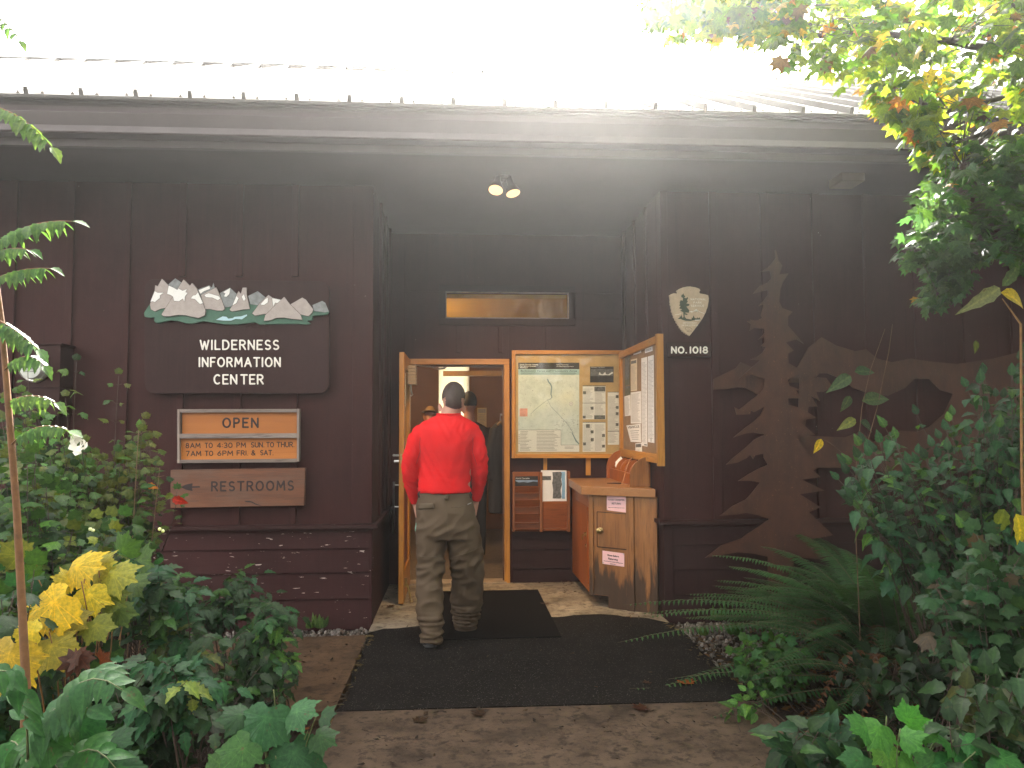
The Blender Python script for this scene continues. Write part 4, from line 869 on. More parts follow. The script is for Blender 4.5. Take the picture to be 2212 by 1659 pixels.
m = MB(); m.prism([F(0, .10, .012), F(split, .10, .012), F(split, .004, .012), F(1, .004, .012), F(1, zt1-.001, .012), F(0, zt1-.001, .012)], -fn*.0118); m.build('front_panel', dw, dk)
m = MB(); s1 = (F(0, 0)-A_).length
for a, b, z0 in ((-.01, .055, .095), (.555, .665, .003), (.90, 1.0, .003)): m.prism([F(a, z0, .026), F(b, z0, .026), F(b, zt1-.002, .026), F(a, zt1-.002, .026)], -fn*.0138)
m.pieces('post', dw, dk, bevel=.002)
def PF(c, off): return [atP(*f4(*p), A_+fn*off, fn) for p in c]
m = MB(); m.prism(PF([(949, 625), (1284, 650), (1282, 1003), (949, 970)], .018), -fn*.006); sd_ = m.build('return_door', dw, dk, bevel=.0015)
m = MB()
for a, b in (((944, 620), (1288, 646)), ((1288, 646), (1286, 1008)), ((1286, 1008), (944, 973)), ((944, 973), (944, 620))): m.tube([PF([a], .0135)[0], PF([b], .0135)[0]], .0032, 4)
m.build('door_gap', dark, dk)
m = MB(); k0 = PF([(980, 808)], .018)[0]; m.lathe(k0, fn, [(0, .024), (.008, .024), (.012, .012), (.028, .012), (.034, .022), (.048, .022), (.052, .012)], 20); m.build('knob', M['brass'], sd_, smooth=35)
ln = Vector((-1, 0, 0)); m = MB(); m.box((A_.x-.012, 6.56, .16), (A_.x+.004, 7.30, .80)); m.build('side_door', dw2, dk, bevel=.002)
m = MB(); m.box((A_.x-.03, 6.60, .55), (A_.x-.012, 6.64, .58)); m.tube([(A_.x-.02, 6.62, .56), (A_.x-.045, 6.62, .56), (A_.x-.045, 6.62, .52)], .006); m.box((A_.x-.022, 6.60, .46), (A_.x-.012, 6.63, .48)); m.build('latch', M['brass'], dk)
m = MB(); m.prism([F(-.07, zt1, .05)+Vector((-.02, 0, 0)), F(1, zt1, .05), Vector((W_, YD-.031, zt1)), Vector((C_.x-.04, YD-.031, zt1))], (0, 0, .068)); m.build('top', dt, dk, bevel=.004)
# organiser along the side wall
XO = 1.425; lipz = ZT+.10
m = MB(); m.box((XO, 6.36, ZT+.001), (XO+.014, 7.36, lipz)); m.box((W_-.015, 6.36, ZT+.001), (W_, 7.40, zb-.024)); og = m.build('organizer', dw2, dk, bevel=.002)
def endcap(y, h, w0, mat, name):
    r = W_-.016-w0; pts = [(w0, y, ZT+.001), (W_-.0155, y, ZT+.001), (W_-.0155, y, ZT+h)]+[(w0+r*(1-math.sin(R(a))), y, ZT+h*.35+h*.65*math.cos(R(a))) for a in range(15, 91, 15)]
    m = MB(); m.prism(pts, (0, .016, 0)); m.build(name, mat, og, bevel=.0015)
for y in (6.58, 6.78, 6.97, 7.16): endcap(y, .205, XO+.016, dw2, 'divider')
endcap(7.3605, .27, XO-.03, dw2, 'end_panel'); endcap(6.335, .245, XO-.03, dw, 'end_panel')
bg = thing('crumpled_bag', (XO+.09, 7.27, ZT+.1), 'white crumpled paper sticking out of the desk organizer', 'paper')
m = MB(); r2 = random.Random(5); rows = []
for i in range(7):
    rows.append([(XO+.03+.11*j/6+r2.uniform(-.006, .006), 7.20+.06*i/6+r2.uniform(-.012, .012), ZT+.05+.16*i/6*(1-.3*abs(j-3)/3)+r2.uniform(-.006, .006)) for j in range(7)])
vs = [p for r in rows for p in r]; m.add(vs, [(i*7+j, i*7+j+1, (i+1)*7+j+1, (i+1)*7+j) for i in range(6) for j in range(6)]); o = m.build('crumpled_sheet', M['white'], bg, smooth=True, fix=False)
sm = o.modifiers.new('thickness', 'SOLIDIFY'); sm.thickness = .002
r2 = random.Random(9)
pn = thing('pen', (XO-.10, 6.62, ZT), 'dark pen on a looped cord lying on the desk top', 'pen')
m = MB(); m.tube([(XO-.16, 6.66, ZT+.008), (XO-.05, 6.60, ZT+.010)], [.003, .006], 8); m.build('barrel', M['ink'], pn, smooth=True)
m = MB(); m.tube([(XO-.05, 6.60, ZT+.010), (XO-.03, 6.62, ZT+.02), (XO+.01, 6.66, lipz+.03), (XO+.05, 6.72, lipz+.10), (XO+.10, 6.80, zb+.02)], .003, 6); m.tube([(XO-.02, 6.60, ZT+.006), (XO-.06, 6.52, ZT+.006), (XO-.02, 6.44, ZT+.006), (XO-.004, 6.50, ZT+.01)], .003, 6)
m.build('cord', plain('tan cord', (.42, .22, .10), .8), pn, smooth=True)
def pink(c, lines, small, label):
    q = PF(c, .0145); o, s = sheet_thing('paper_notice', q, -fn*.0012, M['pink'], label, 'notice', 'pink notices on the return desk')
    a, b, cc, d = q; u, w = (b-a), (a-d); m = MB()
    for s_, x, y, wd, bold in lines: txt(s_, d+u*x+w*y, u, w, u.length*wd, None, mb=m, lift=.0016 if u.cross(w).dot(fn) > 0 else -.0016, bold=bold)
    for s_, x, y, wd in small: txt(s_, d+u*x+w*y, u, w, u.length*wd, None, mb=m, lift=.0016 if u.cross(w).dot(fn) > 0 else -.0016, bold=.03)
    m.build('print', M['ink'], o); m = MB()
    for t_ in (a+u*.97-w*.05, d+u*.03+w*.07): m.lathe(t_, fn, [(0, .005), (.006, .004)], 8)
    m.build('pin', M['steel'], o)
pink([(1043, 458), (1236, 463), (1235, 628), (1043, 603)], [('FOOD CANISTER', .06, .68, .88, .02), ('RETURN', .27, .42, .46, .02)], [('Please rinse inside during open hours', .07, .17, .86)], 'pink notice reading FOOD CANISTER RETURN near the top of the desk')
pink([(999, 1012), (1220, 1042), (1219, 1177), (998, 1146)], [('Rinse Before', .24, .66, .52, .03), ('Returning', .28, .40, .43, .03)], [('Travel toward the vehicle recycling center', .05, .22, .9), ('behind you.', .36, .06, .26)], 'pink notice reading Rinse Before Returning below the small return door')
# ================================================================== people
from mathutils.bvhtree import BVHTree
def ell(mb, c, r, rot=None, seg=20, rings=12):
    c = Vector(c); ro = rot or Matrix.Identity(3); vs = []; 
    for i in range(1, rings):
        th = math.pi*i/rings
        for k in range(seg):
            a = 2*math.pi*k/seg; vs.append(c+ro@Vector((r[0]*math.sin(th)*math.cos(a), r[1]*math.sin(th)*math.sin(a), r[2]*math.cos(th))))
    n = len(vs); vs += [c+ro@Vector((0, 0, r[2])), c+ro@Vector((0, 0, -r[2]))]
    fs = [(i*seg+k, (i+1)*seg+k, (i+1)*seg+(k+1) % seg, i*seg+(k+1) % seg) for i in range(rings-2) for k in range(seg)]
    fs += [(n, k, (k+1) % seg) for k in range(seg)]+[(n+1, (rings-2)*seg+(k+1) % seg, (rings-2)*seg+k) for k in range(seg)]
    mb.add(vs, fs)
def sect(mb, secs, n=24):
    """horizontal oval sections: (centre, rx, ry), top to bottom, closed at the ends"""
    vs = []
    for c, rx, ry in secs:
        for k in range(n):
            a = 2*math.pi*k/n; vs.append(Vector(c)+Vector((rx*math.cos(a), ry*math.sin(a), 0)))
    m = len(secs); fs = [(i*n+k, i*n+(k+1) % n, (i+1)*n+(k+1) % n, (i+1)*n+k) for i in range(m-1) for k in range(n)]
    mb.add(vs, fs+[tuple(range(n-1, -1, -1)), tuple(range((m-1)*n, m*n))])
def organic(name, mb, mat, parent, voxel=.012, smooth=4, disp=None, cut=None):
    """melt overlapping shapes into one continuous skin"""
    me = bpy.data.meshes.new(name); me.from_pydata(mb.v, [], mb.f)
    bm = bmesh.new(); bm.from_mesh(me); bmesh.ops.recalc_face_normals(bm, faces=bm.faces); bm.to_mesh(me); bm.free()
    ob = bpy.data.objects.new('tmp', me); COL.objects.link(ob)
    r = ob.modifiers.new('r', 'REMESH'); r.mode = 'VOXEL'; r.voxel_size = voxel
    s = ob.modifiers.new('s', 'SMOOTH'); s.iterations = smooth; s.factor = .5
    bpy.context.view_layer.update()
    out = bpy.data.meshes.new_from_object(ob.evaluated_get(bpy.context.evaluated_depsgraph_get())); bpy.data.objects.remove(ob)
    if disp:
        N = [v.normal.copy() for v in out.vertices]; P = [v.co.copy() for v in out.vertices]
        for v, nn, p in zip(out.vertices, N, P): v.co = p+nn*disp(p, nn)
    if cut:
        bm = bmesh.new(); bm.from_mesh(out); bmesh.ops.delete(bm, geom=[v for v in bm.verts if cut(v.co)], context='VERTS'); bm.to_mesh(out); bm.free()
    out.name = name; out.polygons.foreach_set('use_smooth', [True]*len(out.polygons)); out.update()
    return from_mesh(name, out, mat, parent)
def cloth(name, c, bscale=500, sheen=.2, var=.12, rough=.85):
    t = NT(name); a = t.noise(4, (1, 1, 1), 5); t.color(t.ramp(a, [(.3, tuple(x*(1-var) for x in c)), (.7, tuple(min(1, x*(1+var)) for x in c))]))
    t.set(rough=rough, spec=.2); t.bump(t.noise(bscale, (1, 1, 1), 2), .15, .001, t.bump(t.noise(22, (1, 1, .45), 3), .12, .01)); return t.m
skin = plain('skin', (.40, .20, .145), .5, .12, 14); skin.node_tree.nodes['Principled BSDF'].inputs['Subsurface Weight'].default_value = .05
def _hair(name, c):
    t = NT(name); a = t.noise(420, (1, 1, .5), 2); b = t.noise(14, (1, 1, 1), 4); col = t.ramp(b, [(.3, tuple(x*.65 for x in c)), (.7, tuple(x*1.4 for x in c))]); col = t.mix(t.math('MULTIPLY', t.mask(a, .5, .65), .6), col, tuple(x*1.9 for x in c))
    t.color(col); t.set(rough=.6, spec=.35); t.bump(a, .6, .003); return t.m
redm = cloth('red knit', (.56, .008, .010)); olivem = cloth('olive ripstop', (.085, .057, .035), 700, var=.05, rough=.7)

Ym = 5.44
pv_ = lambda px, py, Y=Ym: atY(px, py, Y)
man = thing('person', (-.08, 5.5, 0), 'person in bright red shirt and baggy olive trousers walking in, hands in pockets', 'person')
# --- body under the clothes: one continuous skin
b = MB(); hc = pv_(980, 860, Ym+.02); tiltm = Euler((R(-16), 0, R(-4))).to_matrix()
ell(b, hc+Vector((0, .0, .004)), (.079, .099, .108), tiltm); ell(b, hc+Vector((.004, .065, -.065)), (.055, .06, .07), tiltm); ell(b, hc+Vector((.006, .128, -.055)), (.014, .022, .026)); ell(b, hc+Vector((.005, .115, -.095)), (.026, .012, .008))
for s, px, py in ((-1, 949.5, 880), (1, 1002, 885)):
    e = pv_(px, py, Ym+.035); ell(b, e, (.010, .019, .033), Euler((R(-12), 0, R(-28*s))).to_matrix()); ell(b, e+Vector((-.006*s, .004, 0)), (.012, .014, .020))
b.tube([hc+Vector((0, -.01, -.05)), pv_(971, 893, Ym+.0), pv_(968, 915, Ym-.01)], [.060, .060, .068], 16)
sect(b, [(pv_(968, y), rx, .09) for y, rx in ((905, .08), (925, .165), (960, .165), (1010, .16), (1070, .15), (1110, .16), (1150, .15))])
ARM = {-1: [(907, 934, 5.44), (890, 972, 5.43), (885, 1010, 5.46), (890, 1050, 5.53), (899, 1088, 5.58), (908, 1118, 5.58)], 1: [(1018, 934, 5.44), (1030, 972, 5.43), (1036, 1008, 5.46), (1032, 1045, 5.53), (1027, 1083, 5.58), (1019, 1115, 5.58)]}
LEG = {-1: [(934, 1130, 5.45), (930, 1200, 5.45), (928, 1262, 5.44), (928, 1320, 5.38), (928, 1385, 5.33)], 1: [(1000, 1130, 5.45), (1006, 1200, 5.53), (1009, 1258, 5.62), (1006, 1310, 5.68), (1003, 1352, 5.76)]}
for s in (-1, 1):
    A = [atY(*p) for p in ARM[s]]; b.tube(A, [.040, .034, .030, .029, .027, .033], 14)
    w = A[-1]; 
    for k, (dx, ln) in enumerate(((-.022, .060), (-.007, .070), (.008, .066), (.022, .052))):
        f0 = w+Vector((dx*.4, dx, -.01)); b.tube([f0, f0+Vector((-.004*s, .006, -ln*.5)), f0+Vector((-.012*s, .010, -ln))], [.0095, .009, .007], 8)
    b.tube([A[-2]+Vector((0, .02, -.03)), A[-2]+Vector((-.004*s, .045, -.06)), A[-2]+Vector((-.010*s, .05, -.085))], [.011, .010, .008], 8)
    L = [atY(*p) for p in LEG[s]]; b.tube(L, [.082, .075, .056, .052, .040], 14)
organic('body', b, skin, man, .0085, 3)
m = MB()
for dx in (-.030, .038): m.lathe(hc+Vector((dx, .098, -.012)), (0, 1, -.2), [(0, .013), (.008, .011), (.012, .003)], 12)
m.build('eyes', M['ink'], man, smooth=True)
# hair: a close cropped cap
hm = MB(); ell(hm, hc+Vector((0, -.002, .006)), (.0825, .102, .112), tiltm, 28, 18)
zn, hy = pv_(972, 888).z, hc.y
def hcut(p):
    q = p-hc
    if q.y > .085 and q.z < .06: return True
    ear = abs(q.x) > .058 and q.z < -.02-.25*q.y
    return ear or p.z < zn+.018*abs(q.x)/.05+.006*mnoise.noise(p*60)
organic('hair', hm, _hair('cropped dark hair', (.045, .030, .025)), man, .007, 2, lambda p, n: .0018*mnoise.noise(p*90), hcut)
# --- shirt
sh = MB()
S = [(893, 945, 993, .070), (899, 938, 998, .085), (906, 923, 1012, .10), (914, 908, 1026, .112), (926, 900, 1036, .122), (945, 902, 1030, .130), (970, 906, 1022, .132), (1000, 907, 1018, .128), (1030, 906, 1016, .126), (1050, 904, 1017, .130), (1064, 903, 1018.5, .134)]
sect(sh, [(pv_((l+r_)/2, y, Ym+.005-.012*math.sin(math.pi*min(1, max(0, (y-895)/110)))), (pv_(r_, y)-pv_(l, y)).length/2, d) for y, l, r_, d in S], 32)
SL = {-1: [(915, 926, 5.44), (900, 948, 5.435), (889, 982, 5.43), (885.5, 1012, 5.46), (888, 1045, 5.52), (896, 1078, 5.57), (898.5, 1087, 5.575)], 1: [(1018, 926, 5.44), (1028, 948, 5.435), (1034, 980, 5.43), (1037, 1010, 5.46), (1034, 1042, 5.52), (1028, 1073, 5.57), (1026, 1081, 5.575)]}
for s in (-1, 1): sh.tube([atY(*p) for p in SL[s]], [.058, .060, .058, .053, .050, .040, .036], 18)
def shirt_d(p, n):
    z = p.z; hem = max(0, 1-abs(z-1.08)/.14); el_ = max(0, 1-abs(z-1.24)/.20) if abs(p.x+.075) > .20 else 0; mid = max(0, 1-abs(z-1.42)/.25)
    q = Vector((p.x*6, p.y*6, z*26+p.x*9)); q2 = Vector((p.x*14+z*8, p.y*8, z*13-abs(p.x+.07)*22)); q3 = Vector((p.x*10, p.y*7, z*5))
    rd = lambda v: .45-abs(mnoise.noise(v))*1.6
    return .011*hem*rd(q)+.018*el_*rd(q2*1.1)+.010*mid*rd(q2*.8)+.010*max(0, 1-abs(z-1.2)/.2)*rd(q2*.6+Vector((3, 1, 0)))+.005*mnoise.noise(q3)
so_ = organic('shirt', sh, redm, man, .0095, 5, shirt_d)
# --- trousers
tr_ = MB(); T = [(1060, 906, 1015.5, .118), (1075, 902, 1020, .128), (1095, 898.5, 1025, .138), (1120, 897, 1030, .143), (1148, 898, 1035, .138), (1163, 899, 1037, .125)]
sect(tr_, [(pv_((l+r_)/2, y, Ym+.015), (pv_(r_, y)-pv_(l, y)).length/2, d) for y, l, r_, d in T], 32)
TL = {-1: [(932, 1140, 5.455, .108), (931, 1180, 5.455, .101), (930, 1215, 5.45, .094), (929.5, 1255, 5.44, .089), (928, 1300, 5.41, .092), (930, 1338, 5.37, .088), (935, 1358, 5.36, .076), (932, 1375, 5.35, .078), (931, 1387, 5.35, .070)],
      1: [(1000, 1140, 5.46, .112), (1005, 1180, 5.50, .118), (1009, 1212, 5.54, .118), (1010, 1250, 5.60, .112), (1008, 1295, 5.66, .112), (1006, 1325, 5.71, .102), (1007, 1345, 5.75, .082), (1006, 1357, 5.78, .080)]}
for s in (-1, 1): tr_.tube([atY(x, y, Y) for x, y, Y, r_ in TL[s]], [r_ for *_, r_ in TL[s]], 20)
def tr_d(p, n):
    z = p.z; ank = max(0, 1-abs(z-.10)/.18); knee = max(0, 1-abs(z-.52)/.22); seat = max(0, 1-abs(z-.80)/.16); calf = max(0, 1-abs(z-.30)/.2)
    q = Vector((p.x*5, p.y*5, z*34)); q2 = Vector((p.x*9+z*10, p.y*7, z*20-p.x*14)); q3 = Vector((p.x*12-z*9, p.y*8, z*12))
    rd = lambda v: .5-abs(mnoise.noise(v))*1.6
    return .024*ank*rd(q)+.020*knee*rd(q2*.75)+.016*seat*rd(q2*.6+Vector((5, 2, 1)))+.022*calf*rd(q3*.8)+.009*rd(Vector((p.x*6+z*5, p.y*5, z*7-p.x*5)))
to_ = organic('trousers', tr_, olivem, man, .0095, 4, tr_d)
bvt = BVHTree.FromPolygons([v.co for v in to_.data.vertices], [tuple(p.vertices) for p in to_.data.polygons]); bvs = BVHTree.FromPolygons([v.co for v in so_.data.vertices], [tuple(p.vertices) for p in so_.data.polygons])
def onto(bv, px, py, off=.003):
    o = EYE; d = (atY(px, py, Ym)-EYE).normalized(); h = bv.ray_cast(o, d)
    return (h[0]-d*off) if h[0] is not None else atY(px, py, Ym-.13)
def patch(bv, quad, nu, nv, off, thick=.003):
    a, b_, c, d = [Vector((*p, 0)) for p in quad]; m = MB(); P = [[onto(bv, *((a+(b_-a)*u/nu)*(1-v/nv)+(d+(c-d)*u/nu)*(v/nv))[:2], off) for u in range(nu+1)] for v in range(nv+1)]
    vs = [p for r_ in P for p in r_]; m.add(vs, [(v*(nu+1)+u, v*(nu+1)+u+1, (v+1)*(nu+1)+u+1, (v+1)*(nu+1)+u) for v in range(nv) for u in range(nu)]); return m
def seam(bv, pts, r_, off=.001):
    m = MB(); Q = []
    for (x0, y0), (x1, y1) in zip(pts[:-1], pts[1:]):
        for k in range(6): Q.append(onto(bv, x0+(x1-x0)*k/6, y0+(y1-y0)*k/6, off))
    Q.append(onto(bv, *pts[-1], off)); m.tube(Q, r_, 5); return m
ol2 = cloth('olive flap', (.083, .060, .038), 700, rough=.7)
for nm, q_, nu, nv, off in (('pocket_flap', [(903, 1088), (938, 1087), (938, 1098), (903, 1100)], 10, 4, .006), ('belt_loop', [(959, 1062), (970, 1062), (970, 1080), (959, 1079)], 3, 5, .008)):
    o = patch(bvt, q_, nu, nv, off).build(nm, ol2, to_, smooth=True); sm = o.modifiers.new('t', 'SOLIDIFY'); sm.thickness = .005
seam(bvt, [(975, 1096), (992, 1095), (1008, 1091), (1018, 1086)], .0022).build('pocket_zip', ol2, to_, smooth=True)
seam(bvt, [(1010, 1089.5), (1018, 1086)], .0030, .003).build('zip_pull', M['gray'], to_, smooth=True)
seam(bvt, [(964, 1081), (966, 1110), (967, 1140), (968, 1160)], .0016).build('seat_seam', ol2, to_, smooth=True)
seam(bvt, [(903, 1201), (920, 1204), (940, 1203), (958, 1200)], .0024).build('leg_zip', ol2, to_, smooth=True); seam(bvt, [(980, 1203), (1005, 1196), (1025, 1188), (1040, 1180)], .0024).build('leg_zip', ol2, to_, smooth=True)
for pts in ([(907, 1061), (903, 1068), (906, 1075)], [(1014, 1061), (1019, 1068), (1017, 1076)]): seam(bvt, pts, .0045, .006).build('side_buckle', M['black'], to_, smooth=True)
seam(bvt, [(899, 1130), (898, 1140), (897.5, 1147)], .0035, .004).build('clip', plain('mint clip', (.20, .42, .33), .4), to_, smooth=True)
dkr = plain('dark red seam', (.10, .012, .014), .7)
for pts in ([(908, 945), (906, 960), (908, 975), (903, 990), (899, 1003)], [(1021, 945), (1022, 960), (1020, 975), (1026, 992), (1030, 1005)]): seam(bvs, pts, .0013).build('arm_seam', dkr, so_, smooth=True)
m = MB(); cn = [pv_(969+25.5*math.sin(a), 895.5-1.5*abs(math.sin(a)), Ym-.005-.072*math.cos(a)) for a in np.linspace(-math.pi, math.pi, 25)]; m.tube(cn, .0055, 8, caps=False); m.build('collar', redm, so_, smooth=True)
# shoes
for s, (px, py, Y) in {-1: (929, 1404, 5.29), 1: (1004, 1364, 5.72)}.items():
    g = atZ(px, py, 0); g.y = Y+.05; lift = 0 if s < 0 else .0
    f = MB(); ell(f, g+Vector((0, .02, .055)), (.043, .06, .055)); ell(f, g+Vector((.005*s, .15, .042)), (.050, .11, .042)); ell(f, g+Vector((0, .03, .09)), (.04, .05, .05))
    shx = organic('shoe', f, plain('grey shoe', (.17, .165, .17), .6, .3, 50), man, .008, 3, lambda p, n: 0, None)
    f = MB(); ol_ = [(.043*math.cos(a)*(1.15 if math.sin(a) > 0 else 1), .055*math.sin(a) if math.sin(a) < 0 else .24*math.sin(a)) for a in np.linspace(0, 2*math.pi, 24, endpoint=False)]
    f.prism([g+Vector((x, y+.01, .012)) for x, y in ol_], (0, 0, .020)); f.build('sole', plain('shoe sole', (.05, .048, .05), .7), shx, bevel=.004)

# --- people and coat inside the room
def indoor_person(x, y, h, top, low, hairm, label, hat=None, turn=0):
    o = thing('person', (x, y, 0.012), label, 'person'); k = h/1.78; rot = Matrix.Rotation(turn, 3, 'Z'); P = lambda a, b_, c: Vector((x, y, .012))+rot@Vector((a, b_, c))*k
    b = MB(); ell(b, P(0, .01, 1.66), (.078*k, .097*k, .115*k)); ell(b, P(0, .06, 1.60), (.05*k, .055*k, .06*k)); ell(b, P(0, .115, 1.63), (.012, .02, .022)); b.tube([P(0, 0, 1.6), P(0, -.01, 1.44)], .058*k, 12)
    for s in (-1, 1):
        ell(b, P(.08*s, .02, 1.65), (.011, .02, .03)); b.tube([P(.17*s, 0, 1.40), P(.23*s, -.02, 1.12), P(.22*s, .06, .86)], [.05, .042, .03], 10); ell(b, P(.22*s, .08, .80), (.022, .04, .05))
        for f_ in range(4): b.tube([P(.22*s, .055+.018*f_, .77), P(.215*s, .06+.018*f_, .71+.006*(f_ % 2))], [.009, .007], 6)
        b.tube([P(.215*s, .11, .82), P(.205*s, .125, .76)], [.010, .008], 6); b.tube([P(.1*s, 0, .9), P(.11*s, 0, .5), P(.11*s, -.01, .09)], [.08, .06, .04], 10); ell(b, P(.11*s, .06, .045), (.045, .12, .04))
    sect(b, [(P(0, 0, z), rx*k, ry*k) for z, rx, ry in ((1.44, .1, .08), (1.38, .19, .1), (1.1, .16, .11), (.92, .165, .12), (.84, .15, .11))]); organic('body', b, skin, o, .014, 2)
    b = MB(); sect(b, [(P(0, 0, z), rx*k, ry*k) for z, rx, ry in ((1.47, .08, .07), (1.42, .175, .1), (1.3, .2, .13), (1.1, .185, .13), (.84, .19, .135))])
    for s in (-1, 1): b.tube([P(.175*s, 0, 1.40), P(.235*s, -.02, 1.12), P(.225*s, .055, .88)], [.066, .056, .044], 12)
    organic('jacket', b, top, o, .014, 3, lambda p, n: .006*mnoise.noise(p*12))
    b = MB(); sect(b, [(P(0, 0, z), rx*k, ry*k) for z, rx, ry in ((.93, .172, .125), (.78, .18, .13))])
    for s in (-1, 1): b.tube([P(.1*s, 0, .85), P(.11*s, 0, .5), P(.11*s, -.01, .07)], [.1, .08, .065], 12)
    organic('trousers', b, low, o, .014, 3)
    b = MB(); ell(b, P(0, -.006, 1.68), (.085*k, .104*k, .115*k)); organic('hair' if not hat else 'cap', b, hairm, o, .010, 2, None, lambda p: (p-P(0, 0, 1.66)).z < (-.03 if (rot.inverted()@(p-P(0, 0, 1.66))).y < .03 else .05))
    if hat: b = MB(); b.lathe(P(0, .10, 1.715), (0, .25, 1), [(0, .085), (.006, .083)], 20); b.build('cap_peak', hairm, o, smooth=35)
    return o
pA = atY(1013, 872, 8.5); indoor_person(pA.x, 8.5, 1.84, cloth('dark brown jacket', (.030, .020, .016)), cloth('dark trousers', (.02, .018, .018)), _hair('black hair', (.012, .010, .010)), 'person with black hair and dark jacket standing inside the room behind the man in red', turn=R(15))
pB = atY(930, 884, 9.3); indoor_person(pB.x, 9.3, 1.70, cloth('brown shirt', (.10, .06, .035)), cloth('green trousers', (.03, .035, .02)), cloth('tan cap cloth', (.20, .13, .06)), 'person wearing a tan cap inside the room, mostly hidden by the red shoulder', hat=True, turn=R(170))
ct = thing('coat', atY(1080, 905, 8.3), 'long dark coat hanging inside at the right of the doorway', 'coat')
c0 = atY(1081, 908, 8.3); m = MB(); sect(m, [(c0+Vector((0, 0, -.01)), .03, .03), (c0+Vector((0, 0, -.06)), .085, .06), (c0+Vector((.0, 0, -.2)), .12, .09), (c0+Vector((-.005, 0, -.6)), .125, .10), (c0+Vector((-.005, 0, -.98)), .13, .10)])
m.tube([c0+Vector((-.07, -.03, -.08)), c0+Vector((-.115, -.06, -.35)), c0+Vector((-.10, -.05, -.62))], [.05, .048, .04], 12); co_ = organic('coat_body', m, cloth('charcoal coat', (.022, .019, .019)), ct, .012, 3, lambda p, n: .008*mnoise.noise(Vector((p.x*14, p.y*14, p.z*3))))
m = MB(); m.tube([c0+Vector((-.035, -.05, -.05)), c0+Vector((0, -.055, -.02)), c0+Vector((.03, -.045, -.045))], .016, 8); m.build('coat_collar', cloth('tan lining', (.22, .14, .07)), co_, smooth=True)
m = MB(); m.tube([c0+Vector((.0, .0, -.02)), c0+Vector((0, 0, .06)), c0+Vector((.35, 0, .06))], .012, 8); m.build('hanger_hook', M['steel'], ct, smooth=40)
for c_, s, l in ((rect(1031, 881, 1051, 926), 21, 'printed sheet with dark heading on the back wall of the room'), (rect(1040, 928, 1056, 962), 22, 'lower printed sheet on the back wall of the room beside the coat')):
    q = [atY(*p, IY1-.002) for p in c_]; o, s_ = sheet_thing('wall_sheet', q, (0, .0015, 0), plain('yellowed paper', (.50, .42, .28), .7, .05), l, 'sheet'); m = MB(); blk(m, q, .1, .9, .05, .24, (0, -.001, 0)); bars(m, q, 9, .12, .9, .3, .95, (0, -.001, 0), s, .35, .3); m.build('print', M['gray'], o)
# ================================================================== plants
LM = leafmat('living leaf', .46, .34); LMm = leafmat('maple leaf', .5, .64, .25); LMd = leafmat('dull leaf', .55, .38, .3)
def _polar(lobes, notch, base_r, teeth=0.0, c=(.42, 0)):
    """lobes: [(angle, r)] for one side from the tip outwards; returns closed outline around centre c"""
    pts = []
    half = []
    for i, (a, r) in enumerate(lobes):
        if i == 0: half += [(0, r), (7, r*.80)]
        else: half += [(a-9, r*.78), (a, r), (a+8, r*.80)]
        nx = lobes[i+1][0] if i+1 < len(lobes) else 165
        half.append(((a+nx)/2, notch[i]))
    half.append((172, base_r))
    if teeth:
        h2 = []
        for (a, r), (b, s) in zip(half[:-1], half[1:]):
            h2 += [(a, r), ((a+b)/2, (r+s)/2+teeth), ((a+b)/2+1.5, (r+s)/2-teeth*.6)]
        half = h2+[half[-1]]
    P = [(c[0]+r*math.cos(R(a)), r*math.sin(R(a))) for a, r in half]
    Q = [(x, -y) for x, y in reversed(P) if abs(y) > 1e-6]
    return P+Q, c
def _fan(out, c, fold=.25, cup=.18):
    V = [(c[0], 0, 0)]+[(x, y, -fold*abs(y)*.6-cup*((x-c[0])**2+y*y)) for x, y in out]; n = len(out)
    return V, [(0, i+1, (i+1) % n+1) for i in range(n)]
def _strip(w, n=6, tooth=0.0, fold=.35, droop=.25, peak=.42):
    V = []; 
    for i in range(n+1):
        t = i/n; y = w*math.sin(math.pi*min(1, t**(.69 if peak < .45 else 1)))*(1+tooth*(1 if i % 2 else -1)) if 0 < i < n else .004
        z = -droop*t*t; V += [(t, y, z-fold*y*-1*.5), (t, 0, z), (t, -y, z+fold*y*.5)]
    F = []
    for i in range(n):
        a = i*3; F += [(a, a+1, a+4, a+3), (a+1, a+2, a+5, a+4)]
    return V, F
KIND = {
 'maple': _fan(*_polar([(0, .60), (42, .58), (84, .52), (128, .36)], [.36, .34, .29, .22], .10)),
 'bigleaf': _fan(*_polar([(0, .58), (50, .57), (100, .48)], [.42, .41, .34], .17, .026), fold=.22, cup=.3),
 'thimble': _fan(*_polar([(0, .60), (48, .58), (98, .50)], [.42, .40, .34], .16, .022), fold=.25, cup=.25),
 'currant': _fan(*_polar([(0, .52), (62, .50), (120, .40)], [.42, .40, .3], .2, .0), fold=.5, cup=.7),
 'round': _strip(.36, 6, .06, .5, .3), 'oval': _strip(.26, 7, .0, .45, .3), 'lance': _strip(.17, 8, .10, .4, .3), 'holly': _strip(.27, 8, .24, .35, .22), 'serrate': _strip(.30, 8, .12, .4, .3),
}
def _alpha(k):
    V, F = KIND[k]
    if len(F[0]) == 4: return [1.0 if i % 3 == 1 else 0.0 for i in range(len(V))]
    c = V[0]; rr = [math.hypot(v[0]-c[0], v[1]) for v in V[1:]]; n = len(rr)
    return [1.0]+[1.0 if rr[i] >= max(rr[(i+q) % n] for q in (-2, -1, 1, 2)) and rr[i] > .3 else .12 for i in range(n)]
ALPHA = {k: _alpha(k) for k in KIND}
TR = random.Random(21)
